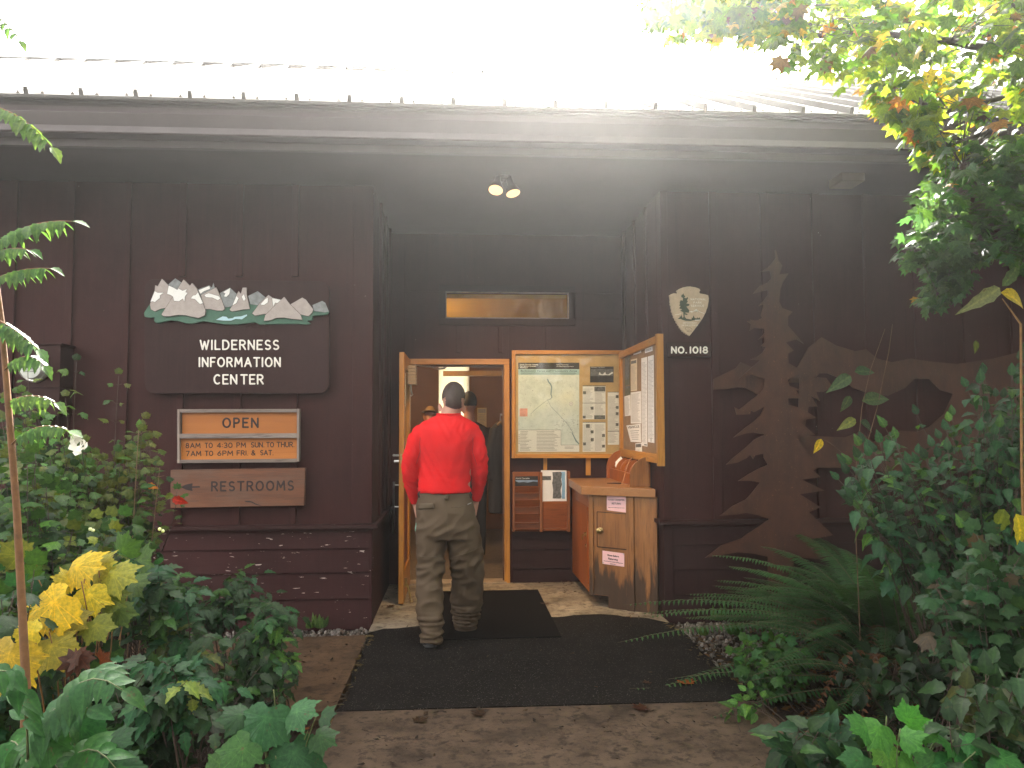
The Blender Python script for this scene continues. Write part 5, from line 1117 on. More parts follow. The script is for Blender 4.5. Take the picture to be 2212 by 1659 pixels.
def leaf(mb, kind, p, d, up, size, col, roll=0, vary=.22):
    V, F = KIND[kind]; A_l = ALPHA[kind]; x = Vector(d).normalized(); y = Vector(up).cross(x)
    if y.length < 1e-4: y = x.orthogonal()
    y.normalize(); z = x.cross(y)
    if roll: y, z = y*math.cos(roll)+z*math.sin(roll), z*math.cos(roll)-y*math.sin(roll)
    k = 1+TR.uniform(-vary, vary); h = TR.uniform(-.12, .12); c3 = (col[0]*k*(1+h), col[1]*k, col[2]*k*(1-h)); c = [c3+(q,) for q in A_l]; b = TR.uniform(.5, 2.2)
    mb.add([p+x*(v[0]*size)+y*(v[1]*size)+z*(v[2]*size*b) for v in V], F, 0, c)
def curve(a, b, sag=(0, 0, 0), n=8):
    a, b, s = Vector(a), Vector(b), Vector(sag); return [a+(b-a)*(k/n)+s*(4*(k/n)*(1-k/n)) for k in range(n+1)]
DG, MG, BG, YG, YE_, OR, TE, RD, OL, PB = (.020, .052, .020), (.042, .100, .026), (.075, .180, .040), (.15, .19, .028), (.66, .46, .025), (.48, .16, .018), (.022, .078, .040), (.50, .025, .010), (.085, .110, .026), (.055, .085, .072)
def pick(pal):
    t = TR.random()*sum(w for _, w in pal)
    for c, w in pal:
        t -= w
        if t <= 0: return c
    return pal[-1][0]
class Plant:
    def __init__(s, name, base, label, cat, group=None):
        s.o = thing(name, base, label, cat, group); s.base = Vector(base); s.lv = MB(); s.st = MB()
    def finish(s, bark=(.040, .024, .016), mat=None, names=('foliage', 'stem')):
        s.lv.build(names[0], mat or LM, s.o, smooth=True, colors=True, fix=False)
        if s.st.v: s.st.build(names[1], plain('bark '+s.o.name, bark, .7, .3, 30, .3, 90), s.o, smooth=True)
        return s.o
    def shoot(s, a, b, n, kind, size, pal, rad=.004, t0=.35, sag=None, pair=True, spread=.9, tipleaf=True, face=.5, droop=.1):
        """a stem from a to b with leaves along its upper part"""
        P = curve(a, b, sag if sag is not None else (TR.uniform(-.04, .04), TR.uniform(-.04, .04), .02)); m = len(P)-1
        s.st.tube(P, [rad*(1-.65*i/m) for i in range(m+1)], 6)
        T = (P[-1]-P[-3]).normalized(); toward = (EYE-Vector(b)).normalized()
        for k in range(n):
            t = t0+(1-t0)*(k+.5)/n; f = t*m; i = min(int(f), m-1); p = P[i].lerp(P[i+1], f-i); tt = (P[i+1]-P[i]).normalized()
            a0 = (k*2.4 if not pair else k*1.57)+TR.uniform(-.5, .5)
            for q in ((0, math.pi) if pair else (0,)):
                u = tt.orthogonal().normalized(); w = tt.cross(u); sd_ = u*math.cos(a0+q)+w*math.sin(a0+q)
                d = sd_*spread+tt*.35+Vector((0, 0, -droop)); sz = size*TR.uniform(.5, 1.25)*(1-.25*abs(t-.6))
                pet = sz*TR.uniform(.25, .5); pp = p+d.normalized()*pet; s.st.tube([p, pp], [.0012, .0009], 4)
                leaf(s.lv, kind, pp, d+Vector((0, 0, -.25-droop)), Vector((0, 0, 1))+toward*face+Vector((TR.uniform(-.4, .4), TR.uniform(-.4, .4), 0)), sz, pick(pal))
        if tipleaf: leaf(s.lv, kind, P[-1], T+Vector((0, 0, .1)), toward+Vector((0, 0, .6)), size*.8, pick(pal))
    def pinnate(s, P, n, kind, lsize, pal, rad=.0025, up=(0, 0, 1), hang=.25):
        """a compound leaf along the points P"""
        P = [Vector(p) for p in P]; m = len(P)-1; s.st.tube(P, [rad*(1-.6*i/m) for i in range(m+1)], 5); up = Vector(up); c = pick(pal)
        for k in range(n):
            t = .22+.76*k/n; f = t*m; i = min(int(f), m-1); p = P[i].lerp(P[i+1], f-i); tt = (P[i+1]-P[i]).normalized(); sd_ = tt.cross(up).normalized()
            for q in (-1, 1):
                sz = lsize*(1-.45*abs(t-.5)*1.2)*TR.uniform(.85, 1.1); leaf(s.lv, kind, p, sd_*q+tt*.45+Vector((0, 0, -hang)), up, sz, c, vary=.12)
        leaf(s.lv, kind, P[-1], P[-1]-P[-2], up, lsize*.9, c)
    def frond(s, P, L0, n=30, col=MG, up=(0, 0, 1)):
        """a fern frond: narrow leaflets along an arching stalk"""
        P = [Vector(p) for p in P]; m = len(P)-1; s.st.tube(P, [.0035*(1-.8*i/m) for i in range(m+1)], 4); up = Vector(up)
        k_ = 1+TR.uniform(-.25, .25); c0 = tuple(x*k_ for x in col)
        for k in range(n):
            t = .14+.85*k/n; f = t*m; i = min(int(f), m-1); p = P[i].lerp(P[i+1], f-i); tt = (P[i+1]-P[i]).normalized(); sd_ = tt.cross(up).normalized(); nn = sd_.cross(tt)
            ln = L0*min(1, (t-.02)*4)*(1-((t-.3)/.72)**2 if t > .3 else 1)**.8 if t < 1 else .01
            ln = max(ln, .008); w = .0062+.0035*ln/L0
            for q in (-1, 1):
                d = (sd_*q+tt*.32-nn*(.10+TR.uniform(-.06, .10))).normalized(); l = ln*TR.uniform(.88, 1.06); kk = 1+TR.uniform(-.15, .15); c = tuple(x*kk for x in c0)
                s.lv.add([p+tt*w*.6, p+d*l*.45+tt*w-nn*0, p+d*l-Vector((0, 0, l*.16)), p+d*l*.45-tt*w*.8, p-tt*w*.6], [(0, 1, 3, 4), (1, 2, 3)], 0, c)
def inpoly(poly):
    xs, ys = [p[0] for p in poly], [p[1] for p in poly]
    while True:
        x, y = TR.uniform(min(xs), max(xs)), TR.uniform(min(ys), max(ys)); c = False
        for i in range(len(poly)):
            (x1, y1), (x2, y2) = poly[i], poly[i-1]
            if (y1 > y) != (y2 > y) and x < (x2-x1)*(y-y1)/(y2-y1)+x1: c = not c
        if c: return x, y
def mass(pl, poly, n, Yr, kind, size, pal, per=4, rad=.004, base_spread=.18, t0=.55, pair=True, maxlen=None, **kw):
    for k in range(n):
        x, y = inpoly(poly); Y = TR.uniform(*Yr); b = atY(x, y, Y)
        if b.z < .05: continue
        a = pl.base+Vector((TR.uniform(-base_spread, base_spread), TR.uniform(-base_spread, base_spread), 0))
        if maxlen: # short side twigs instead of a stem from the root
            d = (a-b); a = b+d.normalized()*min(maxlen, d.length)+Vector((0, 0, -.0))
        pl.shoot(a, b, per, kind, size, pal, rad, t0, pair=pair, **kw)
G0 = lambda px, Y: Vector((XY(px, Y, 1000), Y, -.045))

# ---------------- left bed
p = Plant('mountain_ash_sapling', G0(60, 2.35), 'thin brown stemmed sapling at the left edge with drooping serrated compound leaves', 'sapling')
tk = [G0(64, 2.35), atY(57, 1490, 2.35), atY(47, 1300, 2.35), atY(36, 1100, 2.34), atY(20, 900, 2.33), atY(4, 700, 2.32), atY(-25, 480, 2.3), atY(-50, 150, 2.28), atY(-60, -60, 2.26)]
p.st.tube(tk, [.013, .012, .011, .010, .009, .008, .007, .006, .004], 10)
for a, mid, b, n, ls in (((-35, 225), (45, 235), (112, 318), 9, .058), ((-28, 545), (50, 470), (155, 478), 9, .060), ((-30, 555), (20, 528), (66, 540), 6, .05), ((-25, 610), (40, 575), (108, 580), 8, .05), ((-8, 690), (30, 705), (82, 755), 7, .055), ((-60, 10), (0, 25), (44, 88), 7, .040), ((10, 800), (60, 745), (95, 790), 6, .05), ((15, 870), (70, 840), (120, 870), 6, .05), ((25, 960), (80, 900), (150, 930), 7, .052)):
    y0 = 2.32+TR.uniform(-.03, .03); A, Bm, C = atY(*a, y0), atY(*mid, y0-.05), atY(*b, y0-.08)
    P = [A.lerp(Bm, t).lerp(Bm.lerp(C, t), t) for t in np.linspace(0, 1, 9)]; p.pinnate(P, n, 'serrate', ls, [((.060, .13, .045), 2), ((.09, .16, .05), 1)], up=(0, -.35, 1), hang=.7)
p.finish((.16, .075, .030))

small = [((.075, .150, .045), 3), ((.115, .15, .045), 2), (BG, 1.2), (DG, 1.2)]
def snow(base_px, Y, poly, tall, label, n, pal=small, kind='currant', sz=.068):
    n = int(n*1.6)
    p = Plant('snowberry_shrub', G0(base_px, Y), label, 'shrub', 'upright leafy shrubs by the left wall')
    for x0, y0, x1, y1, Yt, nl in tall:
        p.shoot(atY(x0, y0, Yt) if y0 < 1400 else G0(x0, Yt), atY(x1, y1, Yt), nl, kind, sz, pal, .004, .12, sag=(TR.uniform(-.03, .03), 0, 0), pair=True, droop=-.05)
    mass(p, poly, n, (Y-.35, Y+.3), kind, sz*1.1, pal, 5, .0035, .22, .62)
    return p
p = snow(150, 4.3, [(60, 900), (130, 905), (200, 1000), (215, 1100), (150, 1200), (40, 1180)], [(160, 1250, 165, 782, 4.3, 9), (130, 1200, 142, 860, 4.25, 6), (95, 1150, 60, 800, 4.2, 6)], 'leafy shrub under the meter with a tall shoot and one white rose bloom beside it', 34); mass(p, [(0, 840), (60, 850), (120, 930), (190, 960), (205, 1060), (120, 1130), (0, 1120)], 60, (3.9, 4.4), 'currant', .066, small, 5, .003, .22, .66)
p.finish()
ros = thing('rose', atY(173, 960, 3.75), 'single white rose bloom among the shrubs below the meter', 'flower')
m = MB(); c = atY(173, 960, 3.75)
for k in range(16):
    a = k*2.4; rr = .004+.0016*k; d = Vector((math.cos(a), -.5+.2*math.sin(k), math.sin(a))); V, F = KIND['round']; x = d.normalized(); z = Vector((0, -1, .2)); y = z.cross(x).normalized(); s_ = .018+.0012*k
    m.add([c+x*rr+x*(v[0]*s_*.8)+y*(v[1]*s_*1.6)+z*(.010-.0006*k+(.3-v[0])*s_*-.3) for v in V], F)
m.build('petals', plain('white petal', (.74, .71, .62), .6, .06), ros, smooth=True, fix=False); m = MB(); m.tube(curve(c+Vector((0, .01, 0)), atY(195, 1100, 4.2)), .0025, 6); m.build('stem', plain('green stem', (.05, .09, .03), .6), ros)
p = snow(250, 4.45, [(170, 1000), (265, 960), (320, 900), (330, 985), (300, 1050), (230, 1110), (180, 1090)], [(235, 1230, 256, 812, 4.5, 9), (215, 1200, 205, 985, 4.4, 4)], 'leafy shrub left of the hours sign with one bare tall shoot', 34, [(OL, 3), (MG, 2), ((.10, .11, .03), 2)]); p.finish()
p = Plant('currant_shrub', G0(285, 4.15), 'slender yellow green shrub with pale stem between the wall signs and the leafy shrubs', 'shrub', 'upright leafy shrubs by the left wall')
p.shoot(G0(282, 4.15), atY(300, 925, 4.15), 15, 'serrate', .062, [(BG, 2), (MG, 2), (OL, 1)], .005, .28, pair=True, droop=-.1); p.shoot(G0(290, 4.15), atY(345, 1010, 4.3), 9, 'currant', .06, small, .004, .3); p.finish((.16, .10, .05))
p = Plant('vine_maple_seedling', G0(350, 4.35), 'thin shoot with scattered leaves and one scarlet leaf in front of the restrooms sign', 'seedling')
p.shoot(G0(355, 4.35), atY(338, 1000, 4.35), 10, 'currant', .058, [(DG, 1), (OL, 2), (MG, 2)], .0045, .3); p.shoot(atY(350, 1190, 4.35), atY(382, 1062, 4.3), 4, 'maple', .065, [(OL, 1), (MG, 1)], .003, .3)
leaf(p.lv, 'serrate', atY(372, 1078, 4.22), (1, 0, -.22), (0, -1, .3), .075, RD); leaf(p.lv, 'serrate', atY(375, 1072, 4.22), (-1, 0, .1), (0, -1, .3), .06, YG); leaf(p.lv, 'serrate', atY(316, 1048, 4.25), (1, 0, -.2), (0, -1, .5), .06, OR); p.finish()
p = snow(90, 3.7, [(0, 900), (70, 960), (140, 1040), (160, 1120), (260, 1110), (310, 1150), (330, 1210), (230, 1230), (0, 1230)], [(30, 1250, 30, 900, 3.6, 6)], 'broad dense leafy shrub at the far left below the sapling leaves', 75, [(MG, 3), (BG, 1.4), (OL, 1.5), (DG, 2), (YG, .4)], 'thimble', .075)
for x, y in ((195, 1143), (201, 1146), (345, 1143), (352, 1147), (128, 1205), (136, 1208)): ell(p.lv, atY(x, y, 3.55), (.008, .008, .008), None, 8, 6)
p.finish()
# yellow thimbleberry
p = Plant('thimbleberry', G0(120, 2.9), 'large yellow lobed leaves of an autumn thimbleberry in the left bed', 'plant')
for x, y, sz, dx, dz, c, Y in ((165, 1222, .21, .9, .1, YE_, 2.95), (118, 1300, .27, -.7, -.6, YE_, 2.8), (208, 1225, .17, .7, .3, (.30, .27, .03), 3.0), (245, 1240, .19, .8, -.1, (.24, .25, .03), 2.95), (192, 1285, .17, .4, -.8, YE_, 2.9), (110, 1395, .20, .5, -.6, (.32, .26, .03), 2.75), (20, 1415, .24, -.2, -.9, (.45, .27, .02), 2.5), (70, 1365, .13, -.7, .1, YE_, 2.7), (150, 1340, .16, .8, -.2, (.22, .20, .03), 2.85), (235, 1290, .15, .9, -.3, (.14, .18, .03), 2.95), (205, 1350, .15, .5, -.5, (.20, .19, .02), 2.85), (40, 1200, .15, -.4, .5, (.16, .16, .03), 2.9), (255, 1320, .14, .6, -.7, (.10, .15, .03), 3.0), (150, 1255, .12, -.5, .3, (.40, .30, .03), 2.95), (285, 1260, .14, .9, .2, (.09, .15, .04), 3.1), (300, 1210, .16, .6, .5, (.07, .15, .04), 3.2), (265, 1190, .16, .2, .8, (.06, .13, .035), 3.2)):
    b = atY(x, y, Y); d = Vector((dx, -.35, dz)); sz *= .88; leaf(p.lv, 'bigleaf' if sz > .17 else 'thimble', b-d.normalized()*sz*.42, d, (.1*dx, -.85, .6), sz, c, vary=.12); a = p.base.lerp(b, .35)+Vector((TR.uniform(-.1, .1), .05, 0)); p.st.tube(curve(p.base, b-d.normalized()*sz*.42, (TR.uniform(-.05, .05), .1, .05)), [.005, .0045, .004, .0035, .003, .0028, .0025, .002, .002], 6)
p.finish((.20, .10, .03), LMd)
# Oregon grape
def grape(base_px, Y, poly, n, label, pal, ls=.075, Yr=.3, dense=1.5):
    n = int(n*dense)
    p = Plant('oregon_grape_shrub', G0(base_px, Y), label, 'shrub', 'dark holly leaved shrubs in the left bed')
    for k in range(n):
        x, y = inpoly(poly); Yt = Y+TR.uniform(-Yr, Yr); b = atY(x, y, Yt); 
        if b.z < .04: continue
        c0 = p.base+Vector((TR.uniform(-.15, .15), TR.uniform(-.15, .15), 0)); root = c0.lerp(b, .72)+Vector((0, 0, .05)); k % 6 or p.st.tube(curve(c0, root, (0, 0, .03)), .004, 5)
        d = Vector((TR.uniform(-1, 1), TR.uniform(-1, .1), TR.uniform(-.5, .25))).normalized(); L = TR.uniform(.16, .26)
        P = [root.lerp(b, t)+d*L*t*t*.5+Vector((0, 0, .05*math.sin(math.pi*t))) for t in np.linspace(0, 1, 6)]; p.pinnate(P, TR.choice((3, 4, 4, 5)), 'holly', ls, pal, .002, up=(0, -.45, 1), hang=.45)
    return p
gp = [(DG, 3), ((.022, .060, .030), 3), (TE, 1.5), (MG, 1)]
grape(500, 4.4, [(440, 1260), (520, 1235), (560, 1290), (480, 1350), (400, 1340)], 26, 'dark holly leaved shrub against the peeling boards, farthest back', gp, .07).finish()
grape(590, 4.0, [(560, 1330), (600, 1290), (650, 1300), (648, 1345), (590, 1400), (630, 1450), (560, 1500), (500, 1440), (500, 1360)], 40, 'glossy green holly leaved shrub leaning over the side pad', [((.03, .095, .040), 3), (DG, 2), (BG, 1), (MG, 2)], .075).finish()
grape(380, 3.5, [(270, 1210), (340, 1180), (400, 1230), (420, 1330), (440, 1420), (360, 1440), (300, 1400), (270, 1300)], 42, 'dark teal holly leaved shrub beside the yellow leaves', [(TE, 3), (DG, 2), (MG, 1.5), (OL, 1)], .085).finish()
grape(420, 2.9, [(330, 1390), (420, 1420), (470, 1440), (460, 1540), (330, 1560), (300, 1470)], 24, 'low teal green holly leaved shrub in the middle of the left bed', [((.032, .12, .056), 2), (TE, 2), (DG, 2), (YG, .25)], .08, .2).finish()
# broad ground-level filling plants
def salal(base_px, Y, poly, n, label, pal, kind='oval', sz=.09, Yr=.3, per=4):
    p = Plant('salal_shrub', G0(base_px, Y), label, 'shrub'); mass(p, poly, n, (Y-Yr, Y+Yr), kind, sz, pal, per, .0035, .25, .5); return p
salal(330, 4.6, [(0, 1130), (330, 1140), (360, 1240), (300, 1290), (0, 1290)], 60, 'dark leafy undergrowth shrub below the snowberry shoots', [(DG, 3), (MG, 1.5), (OL, .8)], 'thimble', .085).finish()
salal(250, 3.0, [(180, 1400), (330, 1430), (420, 1500), (480, 1580), (430, 1660), (200, 1660)], 45, 'dark shaded leafy shrub behind the foreground leaves at lower left', [(DG, 3), ((.012, .030, .014), 2), (MG, .6)], 'thimble', .085, .25).finish()  # leaf greens darkened to paint in shade behind the front leaves
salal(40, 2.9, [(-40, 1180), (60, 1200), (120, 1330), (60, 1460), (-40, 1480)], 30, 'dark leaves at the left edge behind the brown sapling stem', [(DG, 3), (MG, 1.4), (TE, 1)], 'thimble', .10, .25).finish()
p = Plant('thimbleberry', G0(590, 2.55), 'large green lobed thimbleberry leaves hanging over the path edge in front of the side pad', 'plant')
for x, y, sz, dx, dz, c in ((575, 1550, .20, -.15, -.85, (.045, .135, .062)), (638, 1535, .14, .8, .1, (.05, .14, .06)), (525, 1615, .17, -.7, -.6, (.040, .125, .036)), (635, 1625, .20, .35, -.8, (.030, .105, .045)), (480, 1655, .17, -.4, -.8, (.05, .13, .03)), (600, 1690, .18, .2, -.8, (.04, .12, .04)), (520, 1545, .13, -.9, .1, (.02, .07, .03)), (690, 1590, .11, .9, -.2, (.025, .08, .03)), (700, 1545, .08, .8, .3, (.02, .06, .02))):
    b = atY(x, y, 2.55+TR.uniform(-.08, .08)); d = Vector((dx, -.45, dz)); q0 = b-d.normalized()*sz*.42; leaf(p.lv, 'thimble', q0, d, (.1*dx, -.75, .8), sz, c, vary=.1); p.st.tube(curve(p.base, q0, (0, .06, .08)), [.004, .004, .0035, .003, .003, .0025, .0022, .002, .002], 6)
p.finish((.10, .12, .04))
p = Plant('elderberry_shrub', G0(110, 2.0), 'large green compound leaves in the lower left corner', 'shrub')
for a, mid, b, n, ls in (((90, 1640), (150, 1400), (265, 1490), 9, .075), ((60, 1640), (60, 1400), (-20, 1460), 8, .07), ((120, 1660), (200, 1400), (240, 1460), 8, .065), ((60, 1680), (90, 1480), (190, 1530), 6, .085), ((30, 1690), (0, 1540), (60, 1640), 6, .09), ((120, 1700), (180, 1560), (250, 1660), 6, .085), ((40, 1690), (90, 1590), (130, 1670), 6, .085)):
    y0 = 1.95+TR.uniform(-.12, .1); A, Bm, C = atY(*a, y0+.1), atY(*mid, y0), atY(*b, y0-.06); P = [A.lerp(Bm, t).lerp(Bm.lerp(C, t), t) for t in np.linspace(0, 1, 8)]
    p.pinnate(P, n, 'oval', ls, [((.030, .105, .030), 2), ((.036, .11, .045), 2), ((.03, .12, .03), 1)], .003, up=(0, -.6, .9), hang=.3); p.st.tube(curve(p.base, A, (0, .05, 0)), .006, 6)
p.finish((.10, .12, .05))
salal(520, 3.7, [(480, 1400), (560, 1420), (620, 1440), (630, 1500), (560, 1545), (470, 1540)], 26, 'low dark leafy shrub at the edge of the side pad under the glossy shrub', [(DG, 3), ((.014, .036, .016), 2), (MG, .8)], 'holly', .08, .2).finish()
p = Plant('thimbleberry', G0(160, 2.05), 'broad bright green lobed leaves at the very bottom left', 'plant')
for x, y, sz, dx, dz, c in ((95, 1590, .15, -.5, -.7, (.032, .13, .032)), (175, 1570, .14, .3, -.8, (.030, .12, .040)), (205, 1630, .15, .6, -.6, (.025, .10, .035)), (55, 1640, .16, -.6, -.6, (.040, .14, .04)), (140, 1655, .15, .1, -.9, (.030, .115, .03)), (255, 1655, .12, .7, -.5, (.02, .08, .03)), (245, 1600, .10, .9, .1, (.02, .075, .03))):
    b = atY(x, y, 2.0+TR.uniform(-.08, .08)); d = Vector((dx, -.45, dz)); q0 = b-d.normalized()*sz*.42; leaf(p.lv, 'thimble', q0, d, (.1*dx, -.75, .8), sz, c, vary=.1); p.st.tube(curve(p.base, q0, (0, .06, .06)), [.004]+[.003]*4+[.002]*4, 6)
p.finish((.08, .10, .04))
leafpos = thing('curled_leaf', atY(178, 1405, 2.7), 'shrivelled reddish brown dead leaf hanging in the left bed', 'leaf'); m = MB(); c = atY(178, 1405, 2.7)
for k in range(5): leaf(m, 'maple', c+Vector((TR.uniform(-.03, .03), TR.uniform(-.02, .02), TR.uniform(-.03, .03))), (TR.uniform(-1, 1), -.3, TR.uniform(-1, .2)), (TR.uniform(-.6, .6), -1, .3), .10, (.075, .022, .015), roll=TR.uniform(-1, 1))
m.build('dead_blade', LMd, leafpos, smooth=True, colors=True, fix=False)

# ---------------- right bed
def fern(cx, cy, n, L, label, col, dead=6, seedv=1, amin=0, amax=2*math.pi):
    p = Plant('sword_fern', (cx, cy, -.04), label, 'fern', 'sword ferns in the right bed')
    for k in range(n):
        a = amin+(amax-amin)*(k+TR.uniform(-.4, .4))/n; ln = L*TR.uniform(.7, 1.1); el_ = TR.uniform(.30, 1.3); d = Vector((math.cos(a), math.sin(a), 0)); b = Vector((cx, cy, .03))+d*.04
        P = [b+d*ln*(t*math.cos(el_)+.28*t*t)+Vector((0, 0, ln*(t*math.sin(el_)-.44*t*t*(1.25-.45*math.cos(el_))))) for t in np.linspace(0, 1, 12)]
        if min(q.z for q in P) < -.02: P = [Vector((q.x, q.y, max(q.z, .0+.02*TR.random()))) for q in P]
        p.frond(P, .075*L/.9, int(38*L), col)
    p.finish((.09, .065, .03))
    if dead:
        q = Plant('dead_fern_frond', (cx, cy-.1, -.04), 'brown dead fern fronds drooping under '+('the largest sword fern' if seedv == 1 else 'the front sword fern'), 'fern frond')
        for k in range(dead):
            a = R(200+140*k/dead)+TR.uniform(-.2, .2); d = Vector((math.cos(a), math.sin(a), 0)); ln = L*TR.uniform(.6, .8); b = Vector((cx, cy, .12))
            q.frond([b+d*ln*t+Vector((0, 0, .22*math.sin(math.pi*min(1, t*1.1))-.10*t)) for t in np.linspace(0, 1, 9)], .05, 24, (.12, .040, .016))
        q.finish((.09, .04, .02), LMd)
FG = (.050, .120, .056)
fern(2.72, 4.85, 92, 1.45, 'largest dark green sword fern with long arching fronds below the steel conifer', FG, 7, 1)
fern(3.75, 4.9, 54, 1.3, 'sword fern half hidden behind the right shrubs, farthest right', (.020, .052, .030), 0, 2)
fern(2.35, 4.15, 34, .9, 'smaller sword fern leaning toward the asphalt in front of the largest fern', (.026, .070, .032), 6, 3, R(100), R(380))
def shrubR(name, base_px, Y, poly, n, label, pal, kind, sz, per=4, Yr=.35, cat='shrub', t0=.6): 
    p = Plant(name, G0(base_px, Y), label, cat); mass(p, poly, n, (Y-Yr, Y+Yr), kind, sz, pal, per, .004, .3, t0); return p
blu = [((.026, .078, .042), 3), (TE, 2), ((.016, .044, .024), 2), (MG, 1.2), (BG, .35)]
shrubR('currant_shrub', 2120, 3.8, [(1770, 1015), (1830, 985), (1900, 905), (1960, 890), (2060, 865), (2120, 800), (2260, 740), (2300, 1150), (2060, 1190), (1960, 1120), (1860, 1120)], 190, 'tall blue green leafy shrub filling the right side below the maple', blu, 'serrate', .078, 5).finish()
shrubR('salmonberry_shrub', 2150, 3.0, [(2000, 1190), (2090, 1150), (2260, 1180), (2280, 1330), (2150, 1330), (2020, 1290)], 46, 'dull green leafy shrub at the right edge under the blue green shrub', [((.024, .066, .034), 3), (DG, 2), (TE, 1), ((.06, .04, .03), .3)], 'thimble', .088, 5, .25).finish()
shrubR('salmonberry_shrub', 2120, 2.5, [(2020, 1480), (2080, 1420), (2260, 1430), (2280, 1640), (2080, 1640)], 34, 'grey green toothed shrub in the lower right corner', [((.026, .058, .030), 3), (DG, 2), ((.05, .06, .025), 1)], 'serrate', .09, 5, .2).finish()
shrubR('bramble', 1690, 4.35, [(1560, 1405), (1620, 1375), (1700, 1380), (1740, 1420), (1730, 1500), (1650, 1510), (1590, 1470)], 46, 'bright green trailing bramble at the right edge of the asphalt', [((.032, .100, .034), 3), (MG, 2), (BG, 1)], 'thimble', .075, 4, .25, 'bramble').finish()
shrubR('bramble', 1650, 4.0, [(1565, 1500), (1610, 1490), (1640, 1530), (1590, 1560)], 7, 'small light green bramble sprig on the right corner of the asphalt', [(BG, 2), (MG, 1)], 'serrate', .07, 3, .1, 'bramble').finish()
shrubR('bramble', 1780, 2.9, [(1670, 1600), (1760, 1540), (1860, 1550), (1900, 1660), (1690, 1700)], 30, 'dark green leafy bramble at the bottom edge right of the path', [((.020, .062, .034), 3), (DG, 2), (MG, .6)], 'serrate', .095, 4, .25, 'bramble').finish()
shrubR('salal_shrub', 2000, 3.5, [(1800, 1420), (1980, 1380), (2120, 1350), (2240, 1380), (2240, 1500), (2000, 1520), (1830, 1520)], 40, 'very dark leafy shrub in the shade behind the lower right leaves', [((.010, .024, .012), 3), (DG, 1.5)], 'serrate', .09, 3, .3).finish()  # near-black greens, deep shade put into the leaf colour
p = Plant('thimbleberry', G0(1960, 2.3), 'bright green lobed leaves standing out at the bottom right', 'plant')
for x, y, sz, dx, dz, c in ((1900, 1575, .13, -.6, -.4, (.055, .20, .040)), (1955, 1590, .11, .4, .3, (.060, .20, .040)), (1995, 1580, .09, .7, .3, (.055, .19, .04)), (1915, 1625, .10, -.1, -.9, (.085, .22, .045)), (1950, 1650, .13, .3, -.9, (.075, .21, .04)), (2050, 1605, .10, -.6, .3, (.045, .17, .05)), (2090, 1600, .09, .8, .1, (.045, .17, .05)), (2060, 1640, .15, .3, -.6, (.040, .16, .05)), (2120, 1650, .14, .8, -.4, (.030, .12, .05)), (1860, 1640, .12, -.8, -.4, (.035, .12, .05)), (2000, 1680, .15, .1, -.9, (.05, .17, .04)), (1870, 1570, .12, -.9, .1, (.045, .17, .04)), (1960, 1555, .10, .2, .7, (.06, .20, .04)), (2160, 1640, .15, .9, -.2, (.04, .15, .05)), (2020, 1640, .13, -.3, -.8, (.05, .17, .05)), (2100, 1690, .16, .4, -.8, (.04, .15, .05)), (1900, 1690, .15, -.4, -.7, (.06, .18, .04))):
    b = atY(x, y, 2.3+TR.uniform(-.06, .06)); d = Vector((dx, -.45, dz)); q0 = b-d.normalized()*sz*.42; leaf(p.lv, 'thimble', q0, d, (.1*dx, -.75, .8), sz, c, vary=.1); p.st.tube(curve(p.base, q0, (0, .06, .06)), [.004]+[.003]*4+[.002]*4, 6)
p.finish((.10, .14, .05))
# thin shoots before the wall
p = Plant('salal_shoot', G0(1850, 4.3), 'thin bare shoots with a few long leaves in front of the steel landscape', 'shoot')
for P in ([(1846, 1130), (1850, 1000), (1862, 880), (1880, 800), (1912, 710)], [(1852, 1130), (1862, 1000), (1895, 880), (1920, 760), (1928, 700)]): p.st.tube([atY(x, y, 4.3) for x, y in P], [.0028, .0026, .0022, .0018, .001], 5)
p.st.tube(curve(p.base, atY(1848, 1130, 4.3)), .003, 6)
for x, y, dx, dz, s, c in ((1838, 812, -1, -.55, .145, (.05, .085, .045)), (1846, 803, 1, .12, .125, (.05, .085, .045)), (1836, 855, -.55, -1, .10, (.05, .08, .045)), (1862, 866, 1, .20, .17, (.055, .09, .05)), (1857, 910, .9, -.4, .10, (.04, .07, .035)), (1848, 905, -1, -.5, .11, (.18, .19, .05)), (1916, 1005, .05, -1, .10, (.09, .10, .045)), (1774, 948, -.5, -1, .09, YE_)):
    leaf(p.lv, 'oval', atY(x, y, 4.3), (dx, -.15, dz), (.2, -1, .5), s, c, vary=.08)
p.st.tube([atY(1774, 948, 4.3), atY(1790, 955, 4.3), atY(1848, 1000, 4.32)], .001, 4); p.st.tube([atY(1916, 1005, 4.3), atY(1900, 1040, 4.3), atY(1850, 1100, 4.3)], .001, 4); p.finish((.11, .06, .03))
p = Plant('salmonberry_shoot', G0(2200, 3.3), 'thin arching stem at the right edge with a yellow spotted leaf', 'shoot')
p.st.tube([p.base, atY(2207, 1000, 3.3), atY(2205, 700, 3.3), atY(2165, 645, 3.3)], [.007, .006, .005, .002], 6)
for x, y, dx, dz, s, c, k in ((2160, 622, -.9, -.5, .19, (.16, .17, .10), 'lance'), (2165, 618, .5, .6, .15, (.10, .14, .06), 'lance'), (2162, 632, .9, -.3, .13, (.48, .32, .01), 'oval'), (2108, 735, -.1, -1, .06, OL, 'oval'), (2170, 1100, -.5, -1, .13, YG, 'serrate'), (2195, 1110, .2, -1, .15, YE_, 'serrate'), (2195, 1370, .3, .8, .08, YG, 'thimble'), (2190, 1385, .6, -.5, .08, YG, 'thimble')):
    leaf(p.lv, k, atY(x, y, 3.25), (dx, -.2, dz), (.2, -1, .3), s, c, vary=.08)
p.finish((.20, .10, .03))

